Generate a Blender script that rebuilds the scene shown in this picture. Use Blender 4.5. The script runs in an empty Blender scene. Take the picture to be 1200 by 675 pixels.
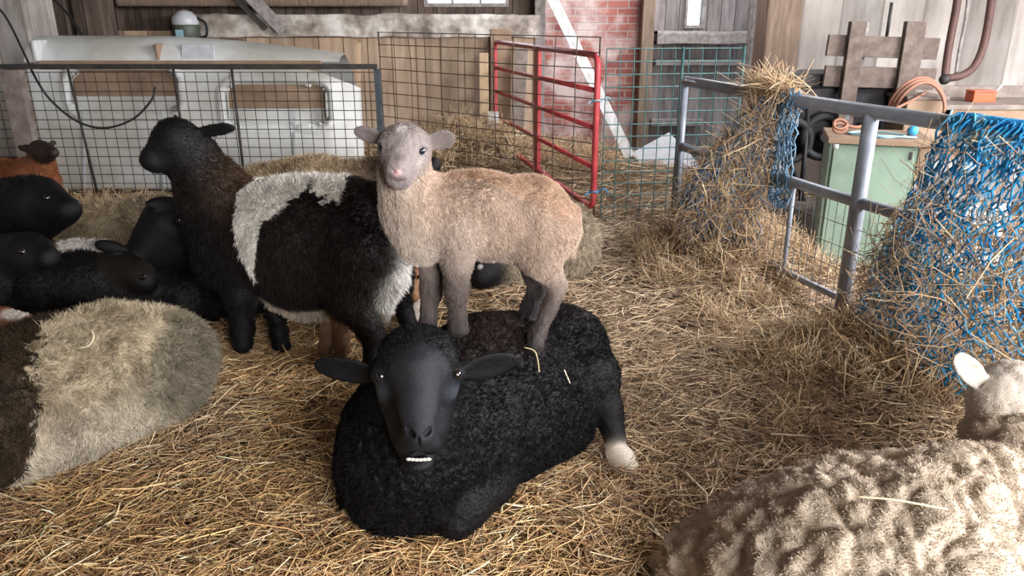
import bpy, math, random
import numpy as np
random.seed(7)
RNG = np.random.default_rng(11)
C = bpy.context.scene.collection
PI = math.pi

# ------------------------------------------------------------------ camera geometry
H_CAM, PITCH, FPX = 1.3, math.radians(19.55), 900.0
CP, SP = math.cos(PITCH), math.sin(PITCH)

def W(px, py, Y):
    """world point seen at pixel (px, py) of the 1200x675 photo at world depth Y"""
    a = (px-600)/FPX; b = -(py-337.5)/FPX
    dy = CP + b*SP; dz = -SP + b*CP
    t = Y/dy
    return np.array([a*t, Y, H_CAM + dz*t])
def G(px, py, z=0.0):
    a = (px-600)/FPX; b = -(py-337.5)/FPX
    dy = CP + b*SP; dz = -SP + b*CP
    t = (z-H_CAM)/dz
    return np.array([a*t, dy*t, z])
def zc(p): return p[1]*CP + (H_CAM-p[2])*SP
def WR(px, py, Y, r):
    p = W(px, py, Y); return p, r*zc(p)/FPX

# ------------------------------------------------------------------ noise (numpy)
def _h(ix, iy, iz, s):
    n = (ix.astype(np.int64)*374761393 + iy.astype(np.int64)*668265263 + iz.astype(np.int64)*2147483647 + s*974634777) & 0xffffffff
    n = ((n ^ (n >> 13))*1274126177) & 0xffffffff
    n = ((n ^ (n >> 15))*2246822519) & 0xffffffff
    n = n ^ (n >> 16)
    return (n & 0xffffff)/float(0xffffff)
def vnoise(P, f=1.0, s=0):
    P = np.asarray(P)*f
    i = np.floor(P); t = P-i; t = t*t*(3-2*t); r = 0
    for dx in (0, 1):
        for dy in (0, 1):
            for dz in (0, 1):
                w = (t[:,0] if dx else 1-t[:,0])*(t[:,1] if dy else 1-t[:,1])*(t[:,2] if dz else 1-t[:,2])
                r = r + w*_h(i[:,0]+dx, i[:,1]+dy, i[:,2]+dz, s)
    return r*2-1
def fbm(P, f=1.0, o=3, s=0):
    r = 0; a = 1.0; tot = 0
    for k in range(o):
        r = r + a*vnoise(P, f*2**k, s+k*17); tot += a; a *= .5
    return r/tot
def worley(P, f=1.0, s=0):
    P = np.asarray(P)*f; i = np.floor(P); best = np.full(len(P), 9.0); sec = np.full(len(P), 9.0)
    for dx in (-1, 0, 1):
        for dy in (-1, 0, 1):
            for dz in (-1, 0, 1):
                c = i+np.array([dx, dy, dz])
                q = c+np.stack([_h(c[:,0], c[:,1], c[:,2], s+k) for k in (1, 2, 3)], 1)
                d = np.linalg.norm(P-q, axis=1)
                m = d < best
                sec = np.where(m, best, np.minimum(sec, d)); best = np.where(m, d, best)
    return best, sec
def lerp(a, b, t): return a+(b-a)*t
def sstep(a, b, x):
    t = np.clip((x-a)/(b-a), 0, 1); return t*t*(3-2*t)

# ------------------------------------------------------------------ mesh building
def np_mesh(name, V, quads=None, tris=None, col=None, smooth=True):
    me = bpy.data.meshes.new(name)
    V = np.asarray(V, np.float32)
    q = np.zeros((0, 4), np.int32) if quads is None else np.asarray(quads, np.int32)
    t = np.zeros((0, 3), np.int32) if tris is None else np.asarray(tris, np.int32)
    loops = np.concatenate([q.ravel(), t.ravel()])
    st = np.concatenate([np.arange(len(q))*4, len(q)*4+np.arange(len(t))*3]).astype(np.int32)
    me.vertices.add(len(V)); me.vertices.foreach_set('co', V.ravel())
    me.loops.add(len(loops)); me.loops.foreach_set('vertex_index', loops)
    me.polygons.add(len(st)); me.polygons.foreach_set('loop_start', st)
    try: me.polygons.foreach_set('loop_total', np.concatenate([np.full(len(q), 4), np.full(len(t), 3)]).astype(np.int32))
    except Exception: pass
    me.update(calc_edges=True)
    if smooth: me.polygons.foreach_set('use_smooth', np.ones(len(st), bool))
    if col is not None:
        ca = me.color_attributes.new('Col', 'FLOAT_COLOR', 'POINT')
        c = np.ones((len(V), 4), np.float32); c[:, :3] = col
        ca.data.foreach_set('color', c.ravel())
    me.validate()
    return me
def link(name, me, mat, parent=None, loc=None):
    o = bpy.data.objects.new(name, me); C.objects.link(o)
    if mat is not None and len(me.materials) == 0: me.materials.append(mat)
    if parent is not None: o.parent = parent
    if loc is not None: o.location = loc
    return o
def tag(o, label=None, cat=None, group=None, kind=None):
    if label: o['label'] = label
    if cat: o['category'] = cat
    if group: o['group'] = group
    if kind: o['kind'] = kind
    return o
def thing(name, label, cat, group=None, loc=(0, 0, 0)):
    o = bpy.data.objects.new(name, None); C.objects.link(o); o.location = loc
    o.empty_display_size = .1
    return tag(o, label, cat, group)

class MB:
    """collects simple shapes in one mesh"""
    def __init__(s): s.v = []; s.f = []; s.sm = []
    def add(s, vs, fs, smooth=False):
        n = len(s.v); s.v += [tuple(map(float, v)) for v in vs]
        s.f += [tuple(i+n for i in f) for f in fs]; s.sm += [smooth]*len(fs); return s
    def hexa(s, c8):  # bottom 4 then top 4
        return s.add(c8, [(3,2,1,0),(4,5,6,7),(0,1,5,4),(1,2,6,5),(2,3,7,6),(3,0,4,7)])
    def box(s, x0, x1, y0, y1, z0, z1):
        return s.hexa([(x0,y0,z0),(x1,y0,z0),(x1,y1,z0),(x0,y1,z0),(x0,y0,z1),(x1,y0,z1),(x1,y1,z1),(x0,y1,z1)])
    def obox(s, c, u, v, w):  # centre, half axes
        c, u, v, w = map(np.asarray, (c, u, v, w))
        return s.hexa([c-u-v-w, c+u-v-w, c+u+v-w, c-u+v-w, c-u-v+w, c+u-v+w, c+u+v+w, c-u+v+w])
    def plank(s, a, b, width, thick, face=(0, -1, 0), jag=0):
        """board from a to b whose broad side faces 'face'"""
        a, b = np.asarray(a, float), np.asarray(b, float)
        d = b-a; L = np.linalg.norm(d); d /= L; n = np.asarray(face, float); n = n-d*n.dot(d); n /= np.linalg.norm(n)
        w = np.cross(d, n)
        return s.obox((a+b)/2, d*L/2, w*width/2, n*thick/2)
    def tube(s, pts, r, n=8, caps=True, closed=False):
        pts = [np.asarray(p, float) for p in pts]
        rs = r if hasattr(r, '__len__') else [r]*len(pts)
        base = len(s.v); up = None; m = len(pts)
        for i, p in enumerate(pts):
            if closed: d = pts[(i+1) % m]-pts[i-1]
            else: d = pts[min(i+1, m-1)]-pts[max(i-1, 0)]
            d = d/(np.linalg.norm(d)+1e-9)
            if up is None:
                up = np.array([0, 0, 1.]) if abs(d[2]) < .9 else np.array([1., 0, 0])
            up = up-d*up.dot(d); up /= np.linalg.norm(up)+1e-9; w = np.cross(d, up)
            for k in range(n):
                a = 2*PI*k/n; q = p+(up*math.cos(a)+w*math.sin(a))*rs[i]; s.v.append(tuple(q))
        for i in range(m if closed else m-1):
            j = (i+1) % m
            for k in range(n):
                s.f.append((base+i*n+k, base+j*n+k, base+j*n+(k+1) % n, base+i*n+(k+1) % n)); s.sm.append(True)
        if caps and not closed:
            s.f.append(tuple(base+k for k in range(n))); s.sm.append(False)
            s.f.append(tuple(base+(m-1)*n+k for k in reversed(range(n)))); s.sm.append(False)
        return s
    def grid(s, fn, nu, nv, smooth=True):
        base = len(s.v)
        for i in range(nu+1):
            for j in range(nv+1): s.v.append(tuple(map(float, fn(i/nu, j/nv))))
        for i in range(nu):
            for j in range(nv):
                a = base+i*(nv+1)+j; s.f.append((a, a+nv+1, a+nv+2, a+1)); s.sm.append(smooth)
        return s
    def mesh(s, name, bevel=0):
        me = bpy.data.meshes.new(name); me.from_pydata(s.v, [], s.f); me.update()
        me.polygons.foreach_set('use_smooth', np.array(s.sm, bool))
        return me
    def build(s, name, mat, parent=None, bevel=0, loc=None):
        o = link(name, s.mesh(name), mat, parent, loc)
        if bevel:
            b = o.modifiers.new('bevel', 'BEVEL'); b.width = bevel; b.segments = 2; b.limit_method = 'ANGLE'
        return o
def curve_pts(ctrl, n=24):
    """Catmull-Rom through control points"""
    P = [np.asarray(c, float) for c in ctrl]; P = [2*P[0]-P[1]]+P+[2*P[-1]-P[-2]]; out = []
    segs = len(P)-3
    for k in range(n+1):
        u = k/n*segs; i = min(int(u), segs-1); t = u-i; a, b, c, d = P[i:i+4]
        out.append(.5*((2*b)+(-a+c)*t+(2*a-5*b+4*c-d)*t*t+(-a+3*b-3*c+d)*t**3))
    return out

# ------------------------------------------------------------------ materials
def new_mat(name):
    m = bpy.data.materials.new(name); m.use_nodes = True
    nt = m.node_tree; b = nt.nodes['Principled BSDF']; return m, nt, b
def node(nt, t, **kw):
    n = nt.nodes.new(t)
    for k, v in kw.items():
        if k in n.inputs.keys() if hasattr(n.inputs, 'keys') else False: n.inputs[k].default_value = v
        else: setattr(n, k, v)
    return n
def vcol_mat(name, rough=.8, spec=.3, bump=0, bscale=200, sheen=0, trans=0):
    m, nt, b = new_mat(name)
    a = node(nt, 'ShaderNodeVertexColor'); a.layer_name = 'Col'
    nt.links.new(a.outputs['Color'], b.inputs['Base Color'])
    b.inputs['Roughness'].default_value = rough; b.inputs['Specular IOR Level'].default_value = spec
    if sheen:
        b.inputs['Sheen Weight'].default_value = sheen; b.inputs['Sheen Roughness'].default_value = .5
    if bump:
        n = node(nt, 'ShaderNodeTexNoise'); n.inputs['Scale'].default_value = bscale; n.inputs['Detail'].default_value = 3
        tc = node(nt, 'ShaderNodeTexCoord'); nt.links.new(tc.outputs['Object'], n.inputs['Vector'])
        bp = node(nt, 'ShaderNodeBump'); bp.inputs['Strength'].default_value = bump; bp.inputs['Distance'].default_value = .01
        nt.links.new(n.outputs['Fac'], bp.inputs['Height']); nt.links.new(bp.outputs['Normal'], b.inputs['Normal'])
    return m
def noise_mat(name, stops, scale=(1, 1, 1), nscale=3, detail=6, rough=.8, bump=.3, bdist=.01, spec=.3, metal=0, stops2=None, n2=1.2, m2=.5, distort=0):
    """colour ramp over stretched noise; a second, broad noise blends in stains"""
    m, nt, b = new_mat(name)
    tc = node(nt, 'ShaderNodeTexCoord'); mp = node(nt, 'ShaderNodeMapping'); mp.inputs['Scale'].default_value = scale
    nt.links.new(tc.outputs['Object'], mp.inputs['Vector'])
    n = node(nt, 'ShaderNodeTexNoise'); n.inputs['Scale'].default_value = nscale; n.inputs['Detail'].default_value = detail
    n.inputs['Roughness'].default_value = .6; n.inputs['Distortion'].default_value = distort
    nt.links.new(mp.outputs['Vector'], n.inputs['Vector'])
    r = ramp(nt, stops); nt.links.new(n.outputs['Fac'], r.inputs['Fac']); out = r.outputs['Color']
    if stops2:
        k = node(nt, 'ShaderNodeTexNoise'); k.inputs['Scale'].default_value = n2; k.inputs['Detail'].default_value = 5
        nt.links.new(tc.outputs['Object'], k.inputs['Vector'])
        r2 = ramp(nt, stops2); nt.links.new(k.outputs['Fac'], r2.inputs['Fac'])
        mx = node(nt, 'ShaderNodeMix', data_type='RGBA', blend_type='MULTIPLY'); mx.inputs[0].default_value = m2
        nt.links.new(out, mx.inputs[6]); nt.links.new(r2.outputs['Color'], mx.inputs[7]); out = mx.outputs[2]
    nt.links.new(out, b.inputs['Base Color'])
    b.inputs['Roughness'].default_value = rough; b.inputs['Specular IOR Level'].default_value = spec; b.inputs['Metallic'].default_value = metal
    if bump:
        bp = node(nt, 'ShaderNodeBump'); bp.inputs['Strength'].default_value = bump; bp.inputs['Distance'].default_value = bdist
        nt.links.new(n.outputs['Fac'], bp.inputs['Height']); nt.links.new(bp.outputs['Normal'], b.inputs['Normal'])
    return m
def ramp(nt, stops):
    r = node(nt, 'ShaderNodeValToRGB'); e = r.color_ramp.elements
    while len(e) < len(stops): e.new(.5)
    for k, (p, c) in enumerate(stops): e[k].position = p; e[k].color = (*c, 1)
    return r
def plank_mat(name, stops, width=.15, axis='X', gap=(.02, .016, .014), **kw):
    """boards laid side by side along an axis: grain noise, each board its own tint, dark joints"""
    sc = {'X': (3.5, 3.5, .5), 'Z': (.5, .5, 4)}[axis]
    m = noise_mat(name, stops, scale=sc, **kw); nt = m.node_tree; b = nt.nodes['Principled BSDF']
    tc = node(nt, 'ShaderNodeTexCoord'); sp = node(nt, 'ShaderNodeSeparateXYZ'); nt.links.new(tc.outputs['Object'], sp.inputs[0])
    dv = node(nt, 'ShaderNodeMath', operation='DIVIDE'); nt.links.new(sp.outputs[axis], dv.inputs[0]); dv.inputs[1].default_value = width
    fl = node(nt, 'ShaderNodeMath', operation='FLOOR'); nt.links.new(dv.outputs[0], fl.inputs[0])
    fr = node(nt, 'ShaderNodeMath', operation='FRACT'); nt.links.new(dv.outputs[0], fr.inputs[0])
    wn = node(nt, 'ShaderNodeTexWhiteNoise', noise_dimensions='1D'); nt.links.new(fl.outputs[0], wn.inputs['W'])
    mr = node(nt, 'ShaderNodeMapRange'); mr.inputs['To Min'].default_value = .65; mr.inputs['To Max'].default_value = 1.15
    nt.links.new(wn.outputs['Value'], mr.inputs['Value'])
    lt = node(nt, 'ShaderNodeMath', operation='LESS_THAN'); nt.links.new(fr.outputs[0], lt.inputs[0]); lt.inputs[1].default_value = .05
    src = b.inputs['Base Color'].links[0].from_socket
    mx = node(nt, 'ShaderNodeMix', data_type='RGBA', blend_type='MULTIPLY'); mx.inputs[0].default_value = 1
    nt.links.new(src, mx.inputs[6]); nt.links.new(mr.outputs[0], mx.inputs[7])
    m2 = node(nt, 'ShaderNodeMix', data_type='RGBA'); nt.links.new(lt.outputs[0], m2.inputs[0])
    nt.links.new(mx.outputs[2], m2.inputs[6]); m2.inputs[7].default_value = (*gap, 1)
    nt.links.new(m2.outputs[2], b.inputs['Base Color'])
    return m
def flat_mat(name, c, rough=.5, metal=0, spec=.5, bump=0):
    d = tuple(x*.75 for x in c)
    return noise_mat(name, [(.3, d), (.7, c)], nscale=14, rough=rough, metal=metal, spec=spec, bump=bump)

# ------------------------------------------------------------------ implicit bodies -> one continuous surface
class Body:
    def __init__(s, vox=.006): s.P = []; s.vox = vox
    def rc(s, a, b, ra, rb, col, k=.04, fur=1., curl=1., sub=False):
        s.P.append(dict(t='c', a=np.asarray(a, float), b=np.asarray(b, float), ra=ra, rb=rb, k=k, col=col, fur=fur, curl=curl, sub=sub)); return s
    def el(s, c, r, col, M=None, k=.03, fur=1., curl=1., sub=False):
        s.P.append(dict(t='e', c=np.asarray(c, float), r=np.asarray(r, float), M=np.eye(3) if M is None else np.asarray(M), k=k, col=col, fur=fur, curl=curl, sub=sub)); return s
    def chain(s, pts, col, k=.04, fur=1., curl=1.):
        """pts: (px, py, Y, r_px) – a limb or trunk from joint to joint"""
        q = [WR(*p) for p in pts]
        for (a, ra), (b, rb) in zip(q, q[1:]):
            c = col; s.rc(a, b, ra, rb, c, k, fur, curl)
        return s
    @staticmethod
    def dist(p, X):
        if p['t'] == 'c':
            ab = p['b']-p['a']; L = ab.dot(ab)+1e-12
            t = np.clip((X-p['a'])@ab/L, 0, 1)
            return np.linalg.norm(X-(p['a']+t[..., None]*ab), axis=-1)-(p['ra']+t*(p['rb']-p['ra']))
        q = (X-p['c'])@p['M'].T; k0 = np.linalg.norm(q/p['r'], axis=-1); k1 = np.linalg.norm(q/p['r']**2, axis=-1)+1e-9
        return k0*(k0-1)/k1
    def bounds(s, p):
        if p['t'] == 'c':
            return np.minimum(p['a']-p['ra'], p['b']-p['rb']), np.maximum(p['a']+p['ra'], p['b']+p['rb'])
        e = np.sqrt(((p['M'].T*p['r'])**2).sum(1)); return p['c']-e, p['c']+e
    def surface(s):
        vox = s.vox; bb = [s.bounds(p) for p in s.P if not p['sub']]
        lo = np.min([b[0] for b in bb], 0)-3*vox; hi = np.max([b[1] for b in bb], 0)+3*vox
        n = np.ceil((hi-lo)/vox).astype(int)+1
        F = np.full(n, 1.0, np.float32)
        ax = [lo[i]+np.arange(n[i])*vox for i in range(3)]
        for p in s.P:
            b0, b1 = s.bounds(p); m = p['k']+3*vox
            i0 = np.clip(np.floor((b0-m-lo)/vox).astype(int), 0, n-1); i1 = np.clip(np.ceil((b1+m-lo)/vox).astype(int)+1, 1, n)
            X = np.stack(np.meshgrid(*[ax[i][i0[i]:i1[i]] for i in range(3)], indexing='ij'), -1)
            d = s.dist(p, X).astype(np.float32)
            sl = tuple(slice(i0[i], i1[i]) for i in range(3)); f = F[sl]; k = p['k']
            if p['sub']:
                d = -d; h = np.maximum(k-np.abs(f-d), 0)/k; F[sl] = np.maximum(f, d)+h*h*k*.25
            else:
                h = np.maximum(k-np.abs(f-d), 0)/k; F[sl] = np.minimum(f, d)-h*h*k*.25
        return s.nets(F, lo, vox)
    @staticmethod
    def nets(F, lo, vox):
        S = F < 0
        c = np.zeros(tuple(d-1 for d in F.shape), np.int8)
        offs = [(i, j, k) for i in (0, 1) for j in (0, 1) for k in (0, 1)]
        nx, ny, nz = c.shape
        for (i, j, k) in offs: c += S[i:i+nx, j:j+ny, k:k+nz]
        idx = np.argwhere((c > 0) & (c < 8))
        ids = np.full(c.shape, -1, np.int32); ids[tuple(idx.T)] = np.arange(len(idx))
        vals = {o: F[idx[:,0]+o[0], idx[:,1]+o[1], idx[:,2]+o[2]] for o in offs}
        acc = np.zeros((len(idx), 3)); cnt = np.zeros(len(idx))
        for a in offs:
            for d in range(3):
                if a[d] == 0:
                    b = list(a); b[d] = 1; b = tuple(b); fa, fb = vals[a], vals[b]
                    m = (fa < 0) != (fb < 0); t = np.where(m, fa/(fa-fb+1e-12*(fa == fb)), 0)
                    q = np.array(a, float)[None]+t[:, None]*(np.array(b, float)-np.array(a, float))[None]
                    acc += q*m[:, None]; cnt += m
        V = lo+(idx+acc/cnt[:, None])*vox
        quads = []
        for d in range(3):
            a = [slice(None)]*3; b = [slice(None)]*3; a[d] = slice(0, -1); b[d] = slice(1, None)
            SA, SB = S[tuple(a)], S[tuple(b)]; e = np.argwhere(SA != SB); inside = SA[tuple(e.T)]
            u, v = (d+1) % 3, (d+2) % 3
            ok = (e[:, u] > 0) & (e[:, v] > 0) & (e[:, u] < c.shape[u]) & (e[:, v] < c.shape[v]); e = e[ok]; inside = inside[ok]
            def cell(du, dv):
                q = e.copy(); q[:, u] -= du; q[:, v] -= dv; return ids[tuple(q.T)]
            Q = np.stack([cell(0, 0), cell(1, 0), cell(1, 1), cell(0, 1)], 1)
            Q = np.where(inside[:, None], Q, Q[:, ::-1]); quads.append(Q)
        Q = np.concatenate(quads); Q = Q[(Q >= 0).all(1)]
        return V, Q
    def attrs(s, V, sharp=.012):
        pr = [p for p in s.P if not p['sub']]
        D = np.stack([s.dist(p, V) for p in pr], 1); D -= D.min(1, keepdims=True)
        w = np.exp(-D/sharp); w /= w.sum(1, keepdims=True)
        col = w@np.array([p['col'] for p in pr], float); fur = w@np.array([p['fur'] for p in pr], float)
        curl = w@np.array([p['curl'] for p in pr], float)
        return col, fur, curl
def vnormals(V, Q):
    a, b, c, d = (V[Q[:, i]] for i in range(4)); n = np.cross(c-a, d-b)
    N = np.zeros_like(V)
    for i in range(4):
        for k in range(3): N[:, k] += np.bincount(Q[:, i], n[:, k], len(V))
    return N/(np.linalg.norm(N, axis=1, keepdims=True)+1e-12)
def smooth_mesh(V, Q, it=2):
    n = len(V); E = np.concatenate([Q[:, [0, 1]], Q[:, [1, 2]], Q[:, [2, 3]], Q[:, [3, 0]]])
    for _ in range(it):
        A = np.zeros_like(V); cnt = np.bincount(E[:, 0], minlength=n)+np.bincount(E[:, 1], minlength=n)
        for k in range(3):
            A[:, k] = np.bincount(E[:, 0], V[E[:, 1], k], n)+np.bincount(E[:, 1], V[E[:, 0], k], n)
        V = V*.5+.5*A/np.maximum(cnt, 1)[:, None]
    return V

def blades(V, Q, N, col, fur, n, L, width, comb, lean=1.0, jit=.35, colj=.2, clump=0, tipcol=None, curlf=0):
    """short hair as tapered ribbons growing from the surface"""
    a, b, c, d = (V[Q[:, i]] for i in range(4)); ar = np.linalg.norm(np.cross(c-a, d-b), axis=1)
    w = ar*np.clip(fur[Q[:, 0]], 0, 2)**.45; w = w/w.sum(); f = RNG.choice(len(Q), n, p=w)
    u, v = RNG.random((2, n, 1)); q = Q[f]
    P = (V[q[:, 0]]*(1-u)+V[q[:, 1]]*u)*(1-v)+(V[q[:, 3]]*(1-u)+V[q[:, 2]]*u)*v
    Nn = N[q[:, 0]]; cl = col[q[:, 0]].copy(); fl = fur[q[:, 0]]
    cd = comb(P) if callable(comb) else np.tile(np.asarray(comb, float), (n, 1))
    cd = cd-Nn*(cd*Nn).sum(1, keepdims=True)
    J = RNG.normal(size=(n, 3))*jit
    if clump: J += clump*np.stack([vnoise(P, 38, 5), vnoise(P, 38, 6), vnoise(P, 38, 7)], 1)
    D = Nn+cd*lean+J; D /= np.linalg.norm(D, axis=1, keepdims=True)
    D2 = D*.6+cd*lean*.9+J*.3+RNG.normal(size=(n, 3))*(.15+curlf); D2 /= np.linalg.norm(D2, axis=1, keepdims=True)
    ln = (L*np.clip(fl, .12, 2)*RNG.uniform(.6, 1.3, n))[:, None]
    sd = np.cross(D, RNG.normal(size=(n, 3))); sd /= np.linalg.norm(sd, axis=1, keepdims=True); sd *= width
    m = P+D*ln*.5; t = m+D2*ln*.5
    VV = np.stack([P-sd-Nn*.002, P+sd-Nn*.002, m-sd*.8, m+sd*.8, t], 1).reshape(-1, 3); k = np.arange(n)[:, None]*5
    Qd = k+np.array([[0, 1, 3, 2]]); T = k+np.array([[2, 3, 4]])
    cl = cl*(1+RNG.normal(size=(n, 1))*colj); cl = np.clip(cl, .002, 1)
    CC = np.repeat(cl, 5, 0)
    if tipcol is not None:
        CC = CC.reshape(n, 5, 3); CC[:, 4] = lerp(CC[:, 4], np.array(tipcol), .5); CC = CC.reshape(-1, 3)
    return VV, Qd, T, CC

FUR = vcol_mat('animal_fur', .52, .22, bump=.35, bscale=350)
HAIR = vcol_mat('animal_hair', .7, .12)
def animal(name, label, cat, body, loc, colfn=None, disp=None, fleece=None, group=None, smooth=1, extra=None, hair_name='coat', sharp=.012):
    """mesh from one or several implicit bodies; fleece: dict for blades()"""
    root = thing(name, label, cat, group, loc); loc = np.asarray(loc, float)
    Vs, Qs, Cs, Fs = [], [], [], []; off = 0
    for bd in (body if isinstance(body, list) else [body]):
        V, Q = bd.surface(); V = smooth_mesh(V, Q, smooth); N = vnormals(V, Q); col, fur, curl = bd.attrs(V, sharp)
        if disp is not None: V = V+N*(disp(V, N)*curl)[:, None]
        if colfn is not None: col, fur = colfn(V, N, col, fur)
        Vs.append(V); Qs.append(Q+off); Cs.append(col); Fs.append(fur); off += len(V)
    V = np.concatenate(Vs); Q = np.concatenate(Qs); col = np.concatenate(Cs); fur = np.concatenate(Fs); N = vnormals(V, Q)
    me = np_mesh(name+'_body', V-loc, Q, None, col); link('body', me, FUR, root)
    if fleece:
        VV, q, t, cc = blades(V, Q, N, col, fur, **fleece)
        link(hair_name, np_mesh(name+'_hair', VV-loc, q, t, cc, smooth=False), HAIR, root)
    return root
def uv_ball(r=1, n=16, m=10):
    mb = MB()
    mb.grid(lambda u, v: (r*math.sin(PI*v)*math.cos(2*PI*u), r*math.sin(PI*v)*math.sin(2*PI*u), r*math.cos(PI*v)), n, m)
    return mb
EYE = None
def eye(root, p, r, look, iris=(.02, .015, .01), mat=None):
    """eyeball with a dark iris and slit pupil, as a part"""
    global EYE
    m = mat or EYE
    rl = np.array(root.location)
    o = uv_ball(r).build('eye', m, root); o.location = np.asarray(p)-rl
    d = np.asarray(look, float); d /= np.linalg.norm(d)
    import mathutils
    o.rotation_euler = mathutils.Vector(d).to_track_quat('Z', 'Y').to_euler()
    return o
def eye_mat(name, iris, white=(.35, .33, .3), pupil_r=.55, iris_r=.75):
    m, nt, b = new_mat(name)
    tc = node(nt, 'ShaderNodeTexCoord'); nm = node(nt, 'ShaderNodeVectorMath', operation='NORMALIZE'); nt.links.new(tc.outputs['Object'], nm.inputs[0])
    sp = node(nt, 'ShaderNodeSeparateXYZ'); nt.links.new(nm.outputs[0], sp.inputs[0])
    r = ramp(nt, [(0, white), (iris_r, white), (iris_r+.03, iris), (.9, iris), (.93, (.004, .004, .006))]); r.color_ramp.interpolation = 'LINEAR'
    nt.links.new(sp.outputs['Z'], r.inputs['Fac']); nt.links.new(r.outputs['Color'], b.inputs['Base Color'])
    b.inputs['Roughness'].default_value = .08; b.inputs['Specular IOR Level'].default_value = .8; b.inputs['Coat Weight'].default_value = .6
    return m
def frame3(u, w):
    """rotation rows: length axis u, width v, thickness w"""
    u = np.asarray(u, float); u /= np.linalg.norm(u); w = np.asarray(w, float); w = w-u*w.dot(u); w /= np.linalg.norm(w)
    return np.array([u, np.cross(w, u), w])
def ear(bd, root_p, tip_p, width, face, col, incol=None, thick=.007, k=.012, fur=.5, cup=True, curl=0):
    """leaf-shaped ear between two points, its hollow turned to 'face'"""
    a, b = np.asarray(root_p, float), np.asarray(tip_p, float); L = np.linalg.norm(b-a); M = frame3(b-a, face)
    c = a+(b-a)*.55
    bd.el(c, (L*.5, width*.5, thick), col, M, k, fur, curl)
    bd.rc(a, a+(b-a)*.4, width*.22, width*.18, col, k, fur, curl)
    if cup: bd.el(c+M[2]*thick*1.15, (L*.40, width*.38, thick*.8), col, M, .006, sub=True)
# ================================================================== ANIMALS
EYE = eye_mat('dark_eye', (.008, .006, .005), white=(.05, .045, .04), iris_r=.3)
EYE_BLUE = eye_mat('lamb_eye', (.015, .025, .05), white=(.45, .43, .43), iris_r=.55)
HORN = flat_mat('hoof_horn', (.03, .026, .024), rough=.5)
IVORY = flat_mat('tooth_ivory', (.7, .68, .6), rough=.3)

def wp(pts, Y): return [(W(x, y, Y)[0], W(x, y, Y)[2]) for x, y in pts]
def inpoly(x, z, poly):
    r = np.zeros(len(x), bool); n = len(poly)
    for i in range(n):
        x1, z1 = poly[i]; x2, z2 = poly[(i+1) % n]
        c = ((z1 > z) != (z2 > z)) & (x < (x2-x1)*(z-z1)/(z2-z1+1e-12)+x1); r ^= c
    return r
def curly(amp, f, s=0, power=.7):
    def fn(V, N):
        d, e = worley(V+.012*np.stack([vnoise(V, 60, 1), vnoise(V, 60, 2), vnoise(V, 60, 3)], 1), f, s)
        return amp*(.55-np.clip(d, 0, 1.0))+amp*.6*fbm(V, f*.35, 2, s+4)
    return fn
BLK = (.0046, .0043, .0052); BRN = (.027, .017, .0145)

def tufts(f=30, a=.6, down=(0, 0, -1)):
    def fn(P):
        return np.asarray(down, float)+a*np.stack([vnoise(P, f, 21), vnoise(P, f, 22), vnoise(P, f, 23)], 1)*2
    return fn

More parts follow.
